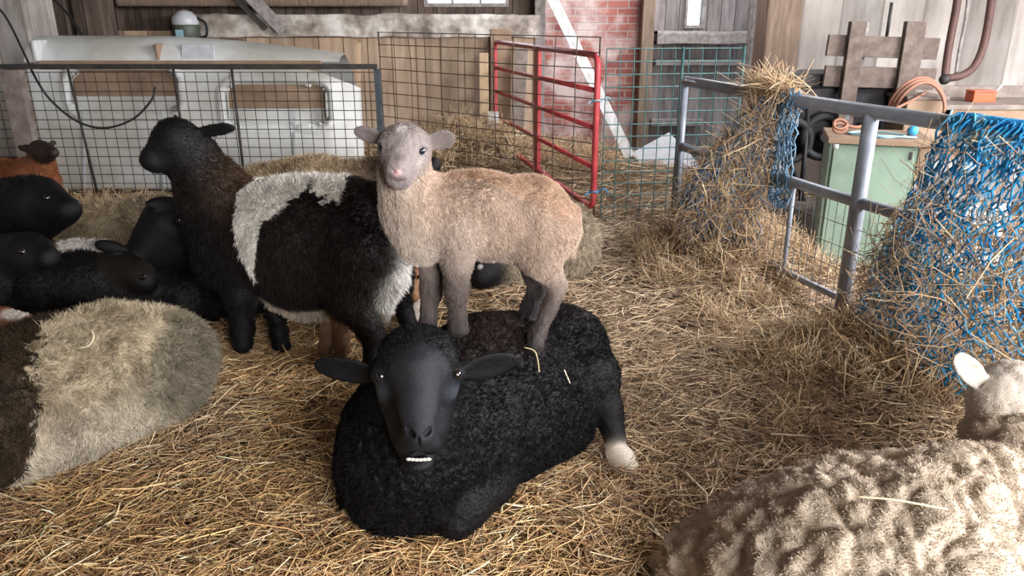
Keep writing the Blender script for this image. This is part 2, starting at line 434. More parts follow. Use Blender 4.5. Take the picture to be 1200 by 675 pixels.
# ---------------------------------------------------------------- black ewe lying in front
def black_ewe():
    b = Body(.0048)
    b.chain([(640, 436, 2.30, 70), (575, 458, 2.10, 86), (508, 505, 1.90, 94), (478, 528, 1.80, 82)], BLK, k=.06)
    b.chain([(470, 560, 1.80, 66), (520, 570, 1.85, 60)], BLK, k=.06)
    b.chain([(590, 492, 1.99, 70), (645, 486, 2.12, 54)], BLK, k=.06)
    b.chain([(490, 500, 1.78, 78), (489, 452, 1.72, 54)], BLK, k=.06)
    b.chain([(570, 560, 1.82, 36), (545, 592, 1.72, 27), (535, 612, 1.69, 20)], BLK, k=.03, curl=.4, fur=.5)       # folded foreleg
    b.chain([(425, 580, 1.85, 30), (440, 605, 1.80, 18)], BLK, k=.03, curl=.4, fur=.5)
    b.chain([(662, 415, 2.28, 56), (690, 440, 2.18, 36)], BLK, k=.05)                                             # thigh
    b.chain([(694, 440, 2.16, 30), (712, 478, 2.12, 17), (720, 512, 2.07, 13.5)], BLK, k=.02, curl=.25, fur=.35)
    b.chain([(721, 527, 2.05, 13), (727, 537, 2.04, 15.5), (734, 550, 2.01, 15)], (.78, .70, .60), k=.012, curl=0, fur=.25)
    b.chain([(640, 540, 2.12, 16), (664, 546, 2.08, 11)], (.2, .17, .15), k=.012, curl=0, fur=.25)
    h = Body(.0028)
    FB = (.0042, .0048, .0066)
    h.chain([(489, 470, 1.74, 54), (489, 440, 1.68, 47)], FB, k=.05, fur=.4, curl=.15)
    h.el(W(489, 424, 1.665), (.088, .085, .068), FB, k=.04, fur=.6, curl=.35)
    h.el(W(489, 410, 1.69), (.078, .08, .05), (.009, .009, .0105), k=.03, fur=.8, curl=.5)
    h.chain([(490, 436, 1.61, 31), (490, 478, 1.548, 20), (491, 503, 1.51, 16)], (.017, .018, .022), k=.03, fur=.1, curl=0)  # nose bridge, paler than the face: its highlight is put into the colour
    h.chain([(490, 468, 1.655, 43), (491, 500, 1.61, 33), (491, 524, 1.575, 24)], FB, k=.03, fur=.1, curl=0)
    h.el(W(491, 511, 1.505), (.034, .032, .034), (.0095, .0105, .013), k=.02, fur=.03, curl=0)
    h.el(W(490, 541, 1.525), (.036, .035, .018), FB, k=.014, fur=.15, curl=0)
    for sx in (-1, 1):
        h.el(W(490+sx*42, 437, 1.620), (.027, .024, .022), FB, k=.02, fur=.15, curl=0)        # brow
        h.el(W(490+sx*39, 456, 1.612), (.013, .014, .024), (.035, .04, .05), k=.03, fur=.05, curl=0)
        h.el(W(491+sx*16, 520, 1.522), (.021, .026, .022), FB, k=.025, fur=.05, curl=0)
    for sx in (-1, 1):
        h.el(W(490+sx*46, 441, 1.583), (.015, .012, .0115), FB, k=.008, sub=True)
        M = frame3((1, 0, .75*sx), (0, -1, .1))
        h.el(W(491+sx*11, 508, 1.477), (.0145, .0075, .026), (.003, .003, .003), M=M, k=.005, sub=True)
    h.el(W(491, 521, 1.470), (.0025, .012, .020), FB, k=.004, sub=True)
    h.el(W(490, 536, 1.487), (.034, .024, .0085), FB, k=.005, sub=True)
    FE = (.003, .0032, .0042)
    ear(h, W(450, 441, 1.66), W(371, 428, 1.68), .070, (0, -1, -.15), FE, fur=.25)
    ear(h, W(530, 440, 1.66), W(604, 422, 1.70), .070, (-.1, -1, -.15), FE, fur=.25)
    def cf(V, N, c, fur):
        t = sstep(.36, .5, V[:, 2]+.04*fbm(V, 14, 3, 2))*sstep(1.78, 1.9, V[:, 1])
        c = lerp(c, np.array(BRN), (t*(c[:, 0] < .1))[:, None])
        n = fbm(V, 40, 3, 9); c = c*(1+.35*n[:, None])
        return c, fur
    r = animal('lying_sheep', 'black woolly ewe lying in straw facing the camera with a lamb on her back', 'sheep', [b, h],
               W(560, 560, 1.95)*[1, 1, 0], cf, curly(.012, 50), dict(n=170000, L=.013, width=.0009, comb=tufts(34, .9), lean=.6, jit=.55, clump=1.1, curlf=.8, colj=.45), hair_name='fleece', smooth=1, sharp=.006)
    eye(r, W(446.5, 440.5, 1.604), .0125, (-.45, -.9, .0)); eye(r, W(535, 438.5, 1.603), .0125, (.5, -.9, .12))
    t = MB()
    for k in range(6):
        p = W(479+k*4.6, 538.6+(.5-abs(k-2.5)*.35), 1.497)
        t.add([], []); g = len(t.v)
        t.grid(lambda u, v, p=p: (p[0]+.0068*math.cos(2*PI*u)*math.sin(PI*v), p[1]+.003*math.sin(2*PI*u)*math.sin(PI*v), p[2]+.0042*math.cos(PI*v)), 8, 5)
    tt = t.build('lower_teeth', IVORY, r, loc=tuple(-np.array(r.location))); tt['label'] = 'white lower teeth'
    return r
black_ewe()

# ---------------------------------------------------------------- tan lamb on her back
def lamb():
    TAN = (.44, .325, .255); CH = (.50, .42, .36); LG = (.085, .065, .061); DK = (.026, .022, .024); FC = (.235, .20, .195)
    b = Body(.0042)
    b.chain([(503, 247, 2.03, 40), (560, 248, 2.06, 42), (618, 252, 2.10, 43)], TAN, k=.05)
    b.chain([(628, 250, 2.11, 36), (645, 262, 2.12, 32)], TAN, k=.05)
    b.chain([(487, 262, 2.01, 35), (492, 282, 2.01, 28)], CH, k=.05)
    b.chain([(488, 240, 2.02, 34), (474, 200, 1.97, 26)], (.49, .36, .28), k=.04)
    b.chain([(474, 235, 2.0, 26), (470, 210, 1.96, 22)], CH, k=.04)
    b.chain([(560, 282, 2.06, 20), (600, 285, 2.08, 20)], (.35, .26, .22), k=.04)
    # near foreleg
    b.chain([(540, 272, 1.99, 27), (536, 305, 1.99, 18)], (.42, .33, .28), k=.03, fur=.7)
    b.chain([(536, 308, 1.99, 17.5), (535, 338, 2.0, 13.5), (536, 368, 2.02, 10.5)], LG, k=.015, fur=.4)
    b.chain([(536, 371, 2.02, 11), (537, 386, 2.02, 12)], DK, k=.01, fur=.25)
    # far foreleg
    b.chain([(507, 280, 2.06, 22), (507, 310, 2.07, 15)], (.33, .26, .23), k=.03, fur=.7)
    b.chain([(507, 312, 2.07, 14.5), (505, 340, 2.07, 12), (502, 366, 2.07, 9.5)], (.10, .08, .075), k=.015, fur=.4)
    b.chain([(502, 368, 2.07, 9.5), (501, 378, 2.06, 11)], DK, k=.01, fur=.25)
    # near hind leg
    b.chain([(642, 272, 2.08, 33), (633, 300, 2.06, 25)], (.45, .33, .26), k=.04)
    b.chain([(634, 303, 2.06, 20), (653, 333, 2.09, 10.5)], (.36, .28, .24), k=.02, fur=.6)
    b.chain([(654, 335, 2.09, 10.5), (644, 360, 2.06, 9), (632, 388, 2.03, 8.5)], LG, k=.012, fur=.4)
    b.chain([(630, 390, 2.03, 10), (627, 403, 2.01, 10.5)], DK, k=.01, fur=.25)
    # far hind leg
    b.chain([(622, 290, 2.16, 24), (627, 320, 2.18, 13), (630, 338, 2.19, 11)], (.12, .10, .10), k=.02, fur=.5)
    b.chain([(630, 338, 2.19, 11), (620, 362, 2.17, 10), (616, 374, 2.16, 10)], (.03, .028, .03), k=.012, fur=.35)
    # tail
    b.chain([(672, 248, 2.13, 7), (674, 270, 2.13, 7), (668, 298, 2.11, 5)], (.40, .30, .23), k=.015, fur=.6)
    h = Body(.0026)
    h.chain([(480, 205, 1.99, 26), (476, 182, 1.955, 27)], (.45, .34, .27), k=.03, fur=.6)
    h.el(W(474, 169, 1.935), (.062, .06, .052), FC, k=.03, fur=.25)
    h.chain([(472, 178, 1.905, 23), (467, 196, 1.86, 15.5)], FC, k=.03, fur=.2)
    h.chain([(473, 188, 1.92, 25), (468, 205, 1.88, 17)], (.33, .285, .27), k=.02, fur=.2)
    h.el(W(466, 201, 1.846), (.021, .018, .016), (.26, .21, .21), k=.012, fur=.08)
    h.el(W(467, 213, 1.868), (.024, .02, .010), (.13, .11, .125), k=.01, fur=.15)
    for x, y in ((452, 168), (493, 171)):
        h.el(W(x, y, 1.905), (.018, .016, .015), (.24, .21, .21), k=.012, fur=.2)
    h.el(W(447.8, 172.6, 1.896), (.0135, .010, .0105), FC, k=.006, sub=True)
    h.el(W(493.5, 176.8, 1.893), (.0135, .010, .0105), FC, k=.006, sub=True)
    for sx in (-1, 1):
        h.el(W(466.2+sx*5.2, 200.5, 1.829), (.006, .004, .0035), FC, M=frame3((1, 0, .8*sx), (0, -1, 0)), k=.004, sub=True)
    h.el(W(467, 209.5, 1.852), (.02, .012, .0025), FC, k=.003, sub=True)
    EC = (.155, .13, .13)
    ear(h, W(452, 164, 1.95), W(416, 153, 1.95), .042, (-.15, -1, -.2), EC, fur=.3)
    ear(h, W(497, 168, 1.95), W(532, 161, 1.96), .052, (.15, -1, -.15), (.165, .135, .13), fur=.3)
    P0 = W(466, 202, 1.83); E1 = W(494, 177, 1.88); BR = W(470, 150, 1.90); NB = W(468, 186, 1.86); E0 = W(448, 173, 1.88)
    def cf(V, N, c, fur):
        d = np.linalg.norm(V-P0, axis=1); c = lerp(c, np.array((.62, .36, .36)), (.7*sstep(.013, .007, d))[:, None])
        hd = sstep(2.02, 1.95, V[:, 1])*(V[:, 2] > .76)
        for q, r, cc, a in ((BR, .03, (.5, .46, .45), .8), (NB, .03, (.10, .085, .085), .75), (E1+[0, 0, -.03], .022, (.38, .34, .33), .6), (E0+[.012, 0, -.02], .02, (.42, .38, .37), .6)):
            s = np.array([1.6 if q is BR else 1, 1, .6 if q is BR else 1]); d = np.linalg.norm((V-q)*s, axis=1)
            c = lerp(c, np.array(cc), (a*sstep(r, r*.3, d)*hd)[:, None])
        n = fbm(V*[1, 1, .5], 45, 3, 3); t = sstep(.74, .80, V[:, 2])*sstep(2.0, 2.02, V[:, 1]+0*n)
        c = c*(1+.22*n[:, None])
        c = lerp(c, c*np.array((1.06, .96, .86)), t[:, None])
        return c, fur
    def comb(P):
        x = np.stack([np.full(len(P), .55), np.zeros(len(P)), np.full(len(P), -.9)], 1)
        return x+.5*np.stack([vnoise(P, 28, 31), vnoise(P, 28, 32), vnoise(P, 28, 33)], 1)
    def dp(V, N): return .0022*fbm(V*[1, 1, .45], 75, 2, 8)*1.5
    r = animal('lamb', 'tan lamb with grey face standing on the back of the black ewe', 'lamb', [b, h], W(570, 300, 2.06), cf, dp,
               dict(n=120000, L=.013, width=.0007, comb=comb, lean=1.5, jit=.25, colj=.16, tipcol=(.6, .48, .4)))
    eye(r, W(448.2, 172.4, 1.902), .0118, (-.6, -.8, 0), mat=EYE_BLUE); eye(r, W(493.4, 176.6, 1.900), .0118, (.3, -.95, .05), mat=EYE_BLUE)
    return r
lamb()

# ---------------------------------------------------------------- standing ewe, dark brown with a white saddle
def pied_ewe():
    D = (.0155, .0105, .0098); K = (.0066, .0058, .0068)
    b = Body(.0055)
    b.chain([(312, 275, 2.93, 58), (355, 284, 2.92, 72), (408, 276, 2.90, 66)], D, k=.08)
    b.chain([(280, 262, 2.94, 44), (250, 225, 2.93, 35), (228, 192, 2.91, 29)], D, k=.06, curl=.5)
    b.chain([(268, 300, 2.92, 40), (262, 270, 2.92, 40)], K, k=.06, curl=.5)
    b.chain([(282, 300, 2.86, 32), (281, 345, 2.84, 18), (284, 385, 2.83, 12), (284, 402, 2.81, 11.5)], K, k=.03, curl=.2, fur=.4)
    b.chain([(318, 335, 3.02, 24), (324, 368, 2.95, 10), (327, 390, 2.9, 9), (330, 405, 2.87, 10)], K, k=.02, curl=.2, fur=.4)
    b.chain([(420, 300, 2.78, 46), (408, 345, 2.76, 27)], D, k=.05)
    b.chain([(412, 350, 2.76, 24), (437, 392, 2.74, 14)], D, k=.03, curl=.3, fur=.5)
    b.chain([(437, 394, 2.74, 13), (437, 425, 2.70, 10), (434, 436, 2.69, 11)], K, k=.02, curl=.1, fur=.3)
    b.chain([(455, 300, 3.05, 30), (468, 345, 3.06, 15)], K, k=.03, curl=.4)
    b.chain([(468, 348, 3.06, 13), (476, 372, 3.04, 9), (482, 384, 3.02, 9)], K, k=.02, curl=.1, fur=.3)
    b.chain([(452, 228, 2.86, 17), (468, 262, 2.82, 15), (470, 285, 2.80, 13)], D, k=.02)
    WH = (.78, .75, .71)
    b.chain([(468, 292, 2.79, 12), (460, 325, 2.77, 16), (450, 356, 2.76, 9)], WH, k=.012, fur=1.3, curl=.5)
    b.chain([(322, 349, 2.88, 12), (352, 358, 2.87, 14), (378, 362, 2.88, 13)], (.55, .46, .38), k=.03, curl=.2)
    b.chain([(392, 358, 2.92, 18), (400, 370, 2.93, 14)], (.36, .25, .18), k=.03, curl=.1, fur=.4)
    # head in profile
    b.chain([(222, 180, 2.9, 29), (210, 168, 2.88, 27)], K, k=.04, fur=.4, curl=.2)
    b.chain([(203, 164, 2.87, 23), (181, 183, 2.83, 14)], K, k=.03, fur=.25, curl=0)
    b.chain([(210, 182, 2.87, 22), (183, 190, 2.83, 13)], K, k=.02, fur=.25, curl=0)
    b.el(W(175, 188, 2.82), (.032, .03, .028), K, k=.02, fur=.2, curl=0)
    ear(b, W(226, 156, 2.88), W(275, 149, 2.86), .05, (0, -1, -.1), K, fur=.3)
    ear(b, W(212, 150, 2.95), W(205, 138, 3.04), .05, (-1, 0, 0), K, fur=.3, cup=False)
    sad = wp([(262, 235), (285, 222), (320, 208), (380, 190), (452, 190), (448, 212), (420, 210), (398, 213), (392, 240), (376, 240), (352, 226), (330, 246), (308, 262), (299, 290), (298, 330), (288, 318), (272, 290)], 2.70)
    def cf(V, N, c, fur):
        j = .014*fbm(V, 30, 3, 5); k = .02*vnoise(V*[1, 1, .2], 70, 8)
        m = inpoly(V[:, 0]+j, V[:, 2]+k+j, sad) & (V[:, 1] > 2.55) & (V[:, 1] < 3.2) & (V[:, 2] > .2)
        wcol = np.array((.68, .64, .59))*(1+.18*fbm(V, 22, 3, 14))[:, None]
        c = np.where(m[:, None], wcol, c)
        # fawn, hay-dusted withers
        w = W(290, 212, 2.9); d = np.linalg.norm((V-w)*[1, .5, 1], axis=1)
        c = np.where(m[:, None], c, lerp(c, np.array((.06, .036, .022)), (.8*sstep(.2, .05, d+.04*fbm(V, 30, 2, 3)))[:, None]))
        n = fbm(V, 30, 3, 9); c = c*(1+.3*n[:, None]); return c, fur
    def comb(P): return np.stack([np.full(len(P), .35), np.zeros(len(P)), np.full(len(P), -.9)], 1)+.6*np.stack([vnoise(P, 22, 31), vnoise(P, 22, 32), vnoise(P, 22, 33)], 1)
    r = animal('standing_sheep', 'dark brown ewe with a white saddle and white tail tip, standing and looking left', 'sheep', b, W(350, 380, 2.92)*[1, 1, 0], cf,
               curly(.006, 48, 3), dict(n=110000, L=.024, width=.0011, comb=comb, lean=1.1, jit=.3, clump=.5, colj=.25))
    eye(r, W(196, 163, 2.803), .010, (-.5, -.85, .1))
    return r
pied_ewe()

# ---------------------------------------------------------------- big cream sheep, right foreground
def cream_sheep():
    CR = (.55, .455, .36)
    b = Body(.006)
    b.chain([(905, 705, 1.42, 112), (985, 715, 1.36, 160), (1100, 722, 1.30, 178), (1230, 700, 1.32, 170)], CR, k=.08)
    b.chain([(836, 694, 1.50, 70), (870, 750, 1.40, 110)], CR, k=.08)
    b.chain([(1215, 590, 1.52, 75), (1205, 545, 1.62, 58), (1190, 520, 1.68, 50)], (.50, .41, .33), k=.05, curl=.8)
    h = Body(.004)
    WC = (.64, .58, .51)
    h.chain([(1195, 520, 1.69, 46), (1186, 470, 1.72, 44)], (.60, .53, .46), k=.04, curl=.35, fur=.5)
    h.el(W(1186, 462, 1.73), (.075, .085, .07), WC, k=.04, curl=.1, fur=.35)
    h.chain([(1160, 510, 1.74, 20), (1160, 470, 1.76, 22)], WC, k=.03, curl=0, fur=.3)
    h.chain([(1190, 470, 1.78, 38), (1200, 490, 1.90, 24)], WC, k=.03, curl=0, fur=.3)
    ear(h, W(1156, 458, 1.73), W(1122, 416, 1.71), .058, (-.5, -.9, .3), (.66, .61, .56), fur=.25)
    ear(h, W(1222, 452, 1.74), W(1262, 425, 1.74), .058, (.4, -.9, .3), (.78, .72, .66), fur=.25)
    def disp(V, N):
        jt = V+.03*np.stack([vnoise(V, 16, 1), vnoise(V, 16, 2), vnoise(V, 16, 3)], 1)
        d, e = worley(jt, 19, 5); d3, _ = worley(jt, 33, 8); d2, _ = worley(jt, 48, 6)
        return .030*(.6-np.clip(d, 0, 1)**1.5)+.013*(.5-d3)+.004*(.5-d2)+.028*fbm(V, 5, 2, 7)
    def cf(V, N, c, fur):
        n = fbm(V, 12, 4, 3); n2 = fbm(V, 55, 2, 13)
        c = c*(1+.16*n[:, None]+.08*n2[:, None]); c = lerp(c, np.array((.30, .22, .15)), (.4*sstep(.15, .5, n2+n*.6))[:, None]); return c, fur
    r = animal('woolly_sheep', 'cream sheep with thick lumpy fleece and white ears in the near right corner', 'sheep', [b, h], W(1050, 700, 1.3)*[1, 1, 0], cf, disp,
               dict(n=160000, L=.009, width=.0008, comb=tufts(30, 1.0, (-.3, .1, -.3)), lean=.9, jit=.4, clump=.7, curlf=.8, colj=.09), hair_name='fleece', smooth=1)
    return r
cream_sheep()

# ---------------------------------------------------------------- fleecy sheep, left foreground
def left_sheep():
    BG = (.47, .39, .275)
    b = Body(.006)
    b.chain([(-70, 490, 1.98, 80), (0, 486, 2.04, 82), (70, 460, 2.16, 80), (140, 436, 2.32, 72), (190, 424, 2.42, 60)], BG, k=.08)
    b.chain([(120, 468, 2.24, 50), (185, 448, 2.34, 46)], BG, k=.06)
    b.chain([(10, 520, 2.0, 50), (60, 500, 2.08, 48)], BG, k=.06)
    x0, x1 = W(20, 450, 2.05)[0], W(190, 400, 2.35)[0]
    dkp = wp([(-200, 395), (0, 400), (30, 420), (58, 455), (60, 500), (42, 548), (0, 600), (-200, 620)], 1.98)
    def cf(V, N, c, fur):
        n = fbm(V, 18, 4, 3); n2 = fbm(V, 60, 2, 13)
        c = c*(1+.25*n[:, None]+.15*n2[:, None])
        c = lerp(c, np.array((.17, .125, .075)), (.75*sstep(-.05, .45, n+.8*fbm(V, 7, 2, 21)-.1))[:, None])
        g = sstep(x1-.03, x1+.06, V[:, 0]+.05*fbm(V, 12, 3, 9)); c = lerp(c, np.array((.13, .115, .085)), (.85*g)[:, None])
        w = sstep(.3, .1, V[:, 2])*(1-g); c = lerp(c, np.array((.5, .45, .38)), (.6*w)[:, None])
        j = .035*fbm(V, 16, 3, 5)+.018*vnoise(V, 90, 6); m = inpoly(V[:, 0]+j, V[:, 2]+j, dkp)
        c = np.where(m[:, None], np.array((.035, .023, .014))*(1+.5*n2)[:, None], c); return c, fur
    r = animal('resting_sheep', 'beige fleecy sheep lying at the left edge with a dark brown shoulder', 'sheep', b, W(80, 500, 2.15)*[1, 1, 0], cf, curly(.009, 38, 2),
               dict(n=120000, L=.028, width=.0009, comb=tufts(24, .8, (.2, -.1, -.9)), lean=.9, jit=.4, clump=.9, curlf=.5, colj=.2), hair_name='fleece')
    return r
left_sheep()

# ---------------------------------------------------------------- the dark group on the left
def small(name, label, cat, prims, loc, fl=1, n=20000, L=.018, vox=.008, colfn=None, heads=None, curl=.006, cf=38, down=(0, 0, -1), group=None):
    b = Body(vox); prims(b)
    def c2(V, N, c, fur):
        c = c*(1+.3*fbm(V, 30, 3, 9)[:, None])
        if colfn: c, fur = colfn(V, N, c, fur)
        return c, fur
    return animal(name, label, cat, b, loc, c2, curly(curl, cf, 3), dict(n=n, L=L, width=.0012, comb=tufts(24, .7, down), lean=.9, jit=.35, clump=.5, colj=.22), group=group, hair_name='fleece' if fl else 'coat')

def P1(b):   # black ewe behind, muzzle down to the left
    b.chain([(300, 335, 3.45, 62), (250, 335, 3.35, 58)], BLK, k=.06)
    b.chain([(238, 310, 3.25, 44), (215, 285, 3.18, 40)], BLK, k=.05, curl=.4)
    b.el(W(207, 268, 3.13), (.105, .09, .12), BLK, k=.05, fur=.3, curl=0)
    b.chain([(195, 268, 3.10, 33), (165, 298, 3.04, 19)], BLK, k=.04, fur=.2, curl=0)
    b.chain([(205, 290, 3.12, 30), (172, 310, 3.06, 16)], BLK, k=.03, fur=.2, curl=0)
    b.el(W(161, 302, 3.03), (.045, .04, .045), BLK, k=.02, fur=.2, curl=0)
    b.el(W(207, 259, 3.045), (.02, .018, .014), BLK, k=.006, sub=True)
    ear(b, W(214, 236, 3.10), W(171, 239, 3.02), .055, (0, -1, .5), BLK, fur=.3, cup=False, thick=.016)
r = small('black_sheep', 'black sheep with head lowered under the neck of the brown and white ewe', 'sheep', P1, W(240, 380, 3.2)*[1, 1, 0])
eye(r, W(207.5, 259.5, 3.035), .0145, (-.3, -.95, .15))

pw = wp([(30, 270), (135, 275), (128, 292), (110, 312), (92, 313), (60, 322), (30, 330)], 2.95)
def P2(b):   # lamb with the white patch
    b.chain([(60, 335, 2.92, 38), (105, 335, 2.95, 38), (160, 345, 2.98, 34), (215, 350, 2.98, 30)], BLK, k=.05)
    b.chain([(88, 308, 3.06, 27), (122, 305, 3.08, 22)], (.58, .55, .53), k=.02)
    b.chain([(140, 318, 2.97, 26), (163, 322, 2.90, 18)], (.016, .011, .009), k=.03, fur=.3, curl=0)
    b.el(W(169, 329, 2.87), (.05, .04, .045), BLK, k=.03, fur=.2, curl=0)
    ear(b, W(148, 292, 2.95), W(111, 286, 2.93), .055, (0, -1, .3), BLK, fur=.3, cup=False, thick=.014)
def cf2(V, N, c, fur):
    j = .01*fbm(V, 30, 2, 4); m = inpoly(V[:, 0]+j, V[:, 2]+j, pw) & (V[:, 1] > 2.97)
    return np.where(m[:, None], np.array((.52, .49, .47)), c), fur
r = small('lying_lamb', 'black lamb with a white patch on its back, lying behind the beige fleecy sheep', 'lamb', P2, W(130, 370, 2.97)*[1, 1, 0], colfn=cf2)
eye(r, W(168, 325, 2.822), .012, (0, -1, .3))

def P3(b):   # black sheep at the edge, head to the right
    b.chain([(-120, 300, 3.4, 62), (-30, 290, 3.35, 60), (5, 262, 3.3, 46)], BLK, k=.06)
    b.chain([(15, 250, 3.27, 40), (35, 240, 3.22, 34)], BLK, k=.05, curl=.4)
    b.chain([(50, 235, 3.2, 27), (78, 246, 3.14, 16)], BLK, k=.04, fur=.25, curl=0)
    b.chain([(45, 258, 3.22, 26), (74, 252, 3.16, 14)], BLK, k=.03, fur=.25, curl=0)
    b.el(W(82, 245, 3.13), (.042, .04, .04), BLK, k=.02, fur=.2, curl=0)
    b.chain([(20, 290, 3.25, 34), (15, 340, 3.2, 16), (12, 392, 3.15, 12)], BLK, k=.04)
    b.chain([(-90, 320, 3.4, 34), (-90, 345, 3.35, 16), (-92, 385, 3.3, 12)], BLK, k=.04)
    ear(b, W(38, 222, 3.22), W(10, 214, 3.18), .06, (0, -1, .3), BLK, fur=.3, cup=False, thick=.012)
r = small('black_sheep', 'black sheep at the left edge looking right, behind the beige fleecy sheep', 'sheep', P3, W(20, 380, 3.2)*[1, 1, 0])
eye(r, W(55, 232, 3.085), .0125, (.4, -.9, .1))

def P4(b):   # lower black head
    b.chain([(-90, 350, 2.95, 52), (-10, 345, 2.95, 50), (12, 320, 2.95, 40)], BLK, k=.06)
    b.chain([(20, 305, 2.93, 34), (35, 300, 2.9, 26), (56, 302, 2.85, 14)], BLK, k=.04, fur=.25, curl=0)
    b.chain([(20, 330, 2.95, 36), (45, 335, 2.95, 28)], BLK, k=.05)
    ear(b, W(8, 292, 2.95), W(-25, 286, 2.92), .055, (0, -1, .3), BLK, fur=.3, cup=False, thick=.012)
r = small('black_lamb', 'small black lamb head low at the left edge below the muzzle of the black sheep', 'lamb', P4, W(10, 390, 2.9)*[1, 1, 0], n=12000)
eye(r, W(26, 295, 2.80), .012, (.1, -1, .2))

def P5(b):   # brown lamb at the back left
    OR = (.17, .06, .025); DK = (.02, .012, .010)
    b.chain([(-60, 225, 3.8, 30), (0, 222, 3.75, 32), (35, 216, 3.7, 28)], OR, k=.05)
    b.chain([(42, 208, 3.7, 24), (48, 190, 3.66, 15)], OR, k=.04)
    b.chain([(47, 177, 3.64, 13), (53, 179, 3.61, 11), (63, 179, 3.57, 6)], DK, k=.02, fur=.3, curl=0)
    ear(b, W(40, 176, 3.64), W(21, 172, 3.62), .045, (0, -1, -.2), DK, fur=.2, cup=False)
    ear(b, W(56, 170, 3.7), W(66, 167, 3.74), .035, (0, -1, -.2), DK, fur=.2, cup=False)
    for x in (-50, 30): b.chain([(x, 235, 3.75, 20), (x, 280, 3.72, 9), (x, 330, 3.7, 8)], OR, k=.03)
small('brown_lamb', 'orange-brown lamb with dark head standing in front of the wire fence', 'lamb', P5, W(20, 330, 3.7)*[1, 1, 0], n=16000, fl=0, L=.015)

def P6(b):   # beige back lying beyond
    BG = (.34, .27, .18)
    b.chain([(75, 292, 4.3, 34), (125, 278, 4.38, 38), (185, 272, 4.45, 40), (230, 276, 4.5, 40)], BG, k=.06)
small('fawn_sheep', 'greyish fawn sheep lying beyond the black sheep, only its back showing', 'sheep', P6, W(150, 300, 4.4)*[1, 1, 0], n=45000, L=.03, vox=.01)

def P7(b):   # beige ewe standing behind the pied one, facing right
    BG = (.34, .255, .165)
    b.chain([(318, 242, 3.62, 50), (370, 240, 3.62, 52), (425, 236, 3.6, 46)], BG, k=.07)
    b.chain([(440, 222, 3.58, 34), (470, 208, 3.55, 26)], (.05, .03, .022), k=.05)
    b.chain([(480, 200, 3.53, 18), (507, 194, 3.5, 10)], BLK, k=.03, fur=.3, curl=0)
    ear(b, W(482, 188, 3.53), W(462, 178, 3.52), .06, (0, -1, 0), BLK, fur=.2, cup=False)
    for x, Y in ((330, 3.75), (345, 3.5), (428, 3.7), (415, 3.5)):
        b.chain([(x, 275, Y, 22), (x, 310, Y, 10), (x+2, {3.75: 322, 3.5: 346, 3.7: 326}[Y], Y, 9)], BLK, k=.03, fur=.3, curl=0)
    ys = {3.75: 0}
small('fawn_sheep', 'fawn sheep standing right behind the brown and white ewe, its back and dark nape showing', 'sheep', P7, W(375, 340, 3.6)*[1, 1, 0], n=26000, L=.028)

def P8(b):   # sheep lying behind the lamb's hindquarters
    BG = (.34, .275, .20)
    b.chain([(612, 268, 3.95, 38), (655, 282, 3.9, 46)], BG, k=.06)
    b.chain([(600, 300, 3.8, 34), (578, 308, 3.72, 27)], BG, k=.05)
    b.chain([(578, 310, 3.68, 23), (568, 318, 3.6, 20)], BLK, k=.04, fur=.3, curl=.1)
    b.el(W(562, 325, 3.56), (.05, .05, .05), BLK, k=.03, fur=.2, curl=0)
    ear(b, W(585, 292, 3.72), W(602, 284, 3.68), .055, (0, -1, 0), BLK, fur=.2, cup=False)
wpt = W(562, 311, 3.52)
def cf8(V, N, c, fur):
    return lerp(c, np.array((.6, .58, .56)), sstep(.024, .014, np.linalg.norm(V-wpt, axis=1))[:, None]), fur
small('curly_sheep', 'greyish beige sheep with black face lying behind the tan lamb', 'sheep', P8, W(640, 325, 3.8)*[1, 1, 0], n=40000, L=.028, colfn=cf8, curl=.016, cf=20)

def P9(b):   # brown and white lamb under the pied ewe
    T = (.28, .17, .10); O = (.20, .08, .04); WT = (.6, .54, .47)
    b.chain([(392, 356, 2.88, 15), (440, 350, 2.98, 16), (474, 338, 3.12, 19)], T, k=.04)
    b.chain([(387, 362, 2.90, 14), (385, 386, 2.88, 9), (381, 412, 2.82, 8)], T, k=.02, fur=.5)
    b.chain([(402, 364, 2.88, 15), (402, 390, 2.84, 9), (399, 417, 2.78, 8)], (.22, .12, .07), k=.02, fur=.5)
    b.chain([(448, 355, 3.16, 15), (447, 375, 3.12, 9), (446, 382, 3.08, 7)], WT, k=.02, fur=.4)
    b.chain([(482, 345, 3.18, 15), (486, 365, 3.15, 11), (487, 382, 3.1, 8)], WT, k=.02, fur=.4)
    b.chain([(480, 325, 3.2, 16), (486, 318, 3.16, 15)], O, k=.03, fur=.4)
    b.chain([(486, 325, 3.13, 12), (485, 345, 3.07, 8)], (.3, .16, .09), k=.02, fur=.3)
r = small('brown_lamb', 'brown and white lamb half hidden behind the hind legs of the white-saddled ewe', 'lamb', P9, W(440, 400, 3.1)*[1, 1, 0], n=30000, fl=0, L=.014, vox=.006, curl=.003)
eye(r, W(491, 325, 3.06), .009, (.4, -1, .1))

def P10(b):  # chestnut and white head behind the left sheep
    O = (.24, .10, .05)
    b.chain([(-40, 394, 2.62, 26), (0, 390, 2.64, 26)], O, k=.04)
    b.chain([(5, 380, 2.62, 19), (28, 377, 2.6, 11)], O, k=.04, fur=.4, curl=0)
w10 = W(10, 370, 2.56)
def cf10(V, N, c, fur):
    return lerp(c, np.array((.62, .56, .5)), sstep(.045, .025, np.linalg.norm((V-w10)*[.6, .3, 1.6], axis=1))[:, None]), fur
small('chestnut_lamb', 'chestnut lamb with a white blotch lying at the left edge behind the beige fleecy sheep', 'lamb', P10, W(0, 420, 2.62)*[1, 1, 0], n=9000, fl=0, L=.014, vox=.006, colfn=cf10, curl=.002)
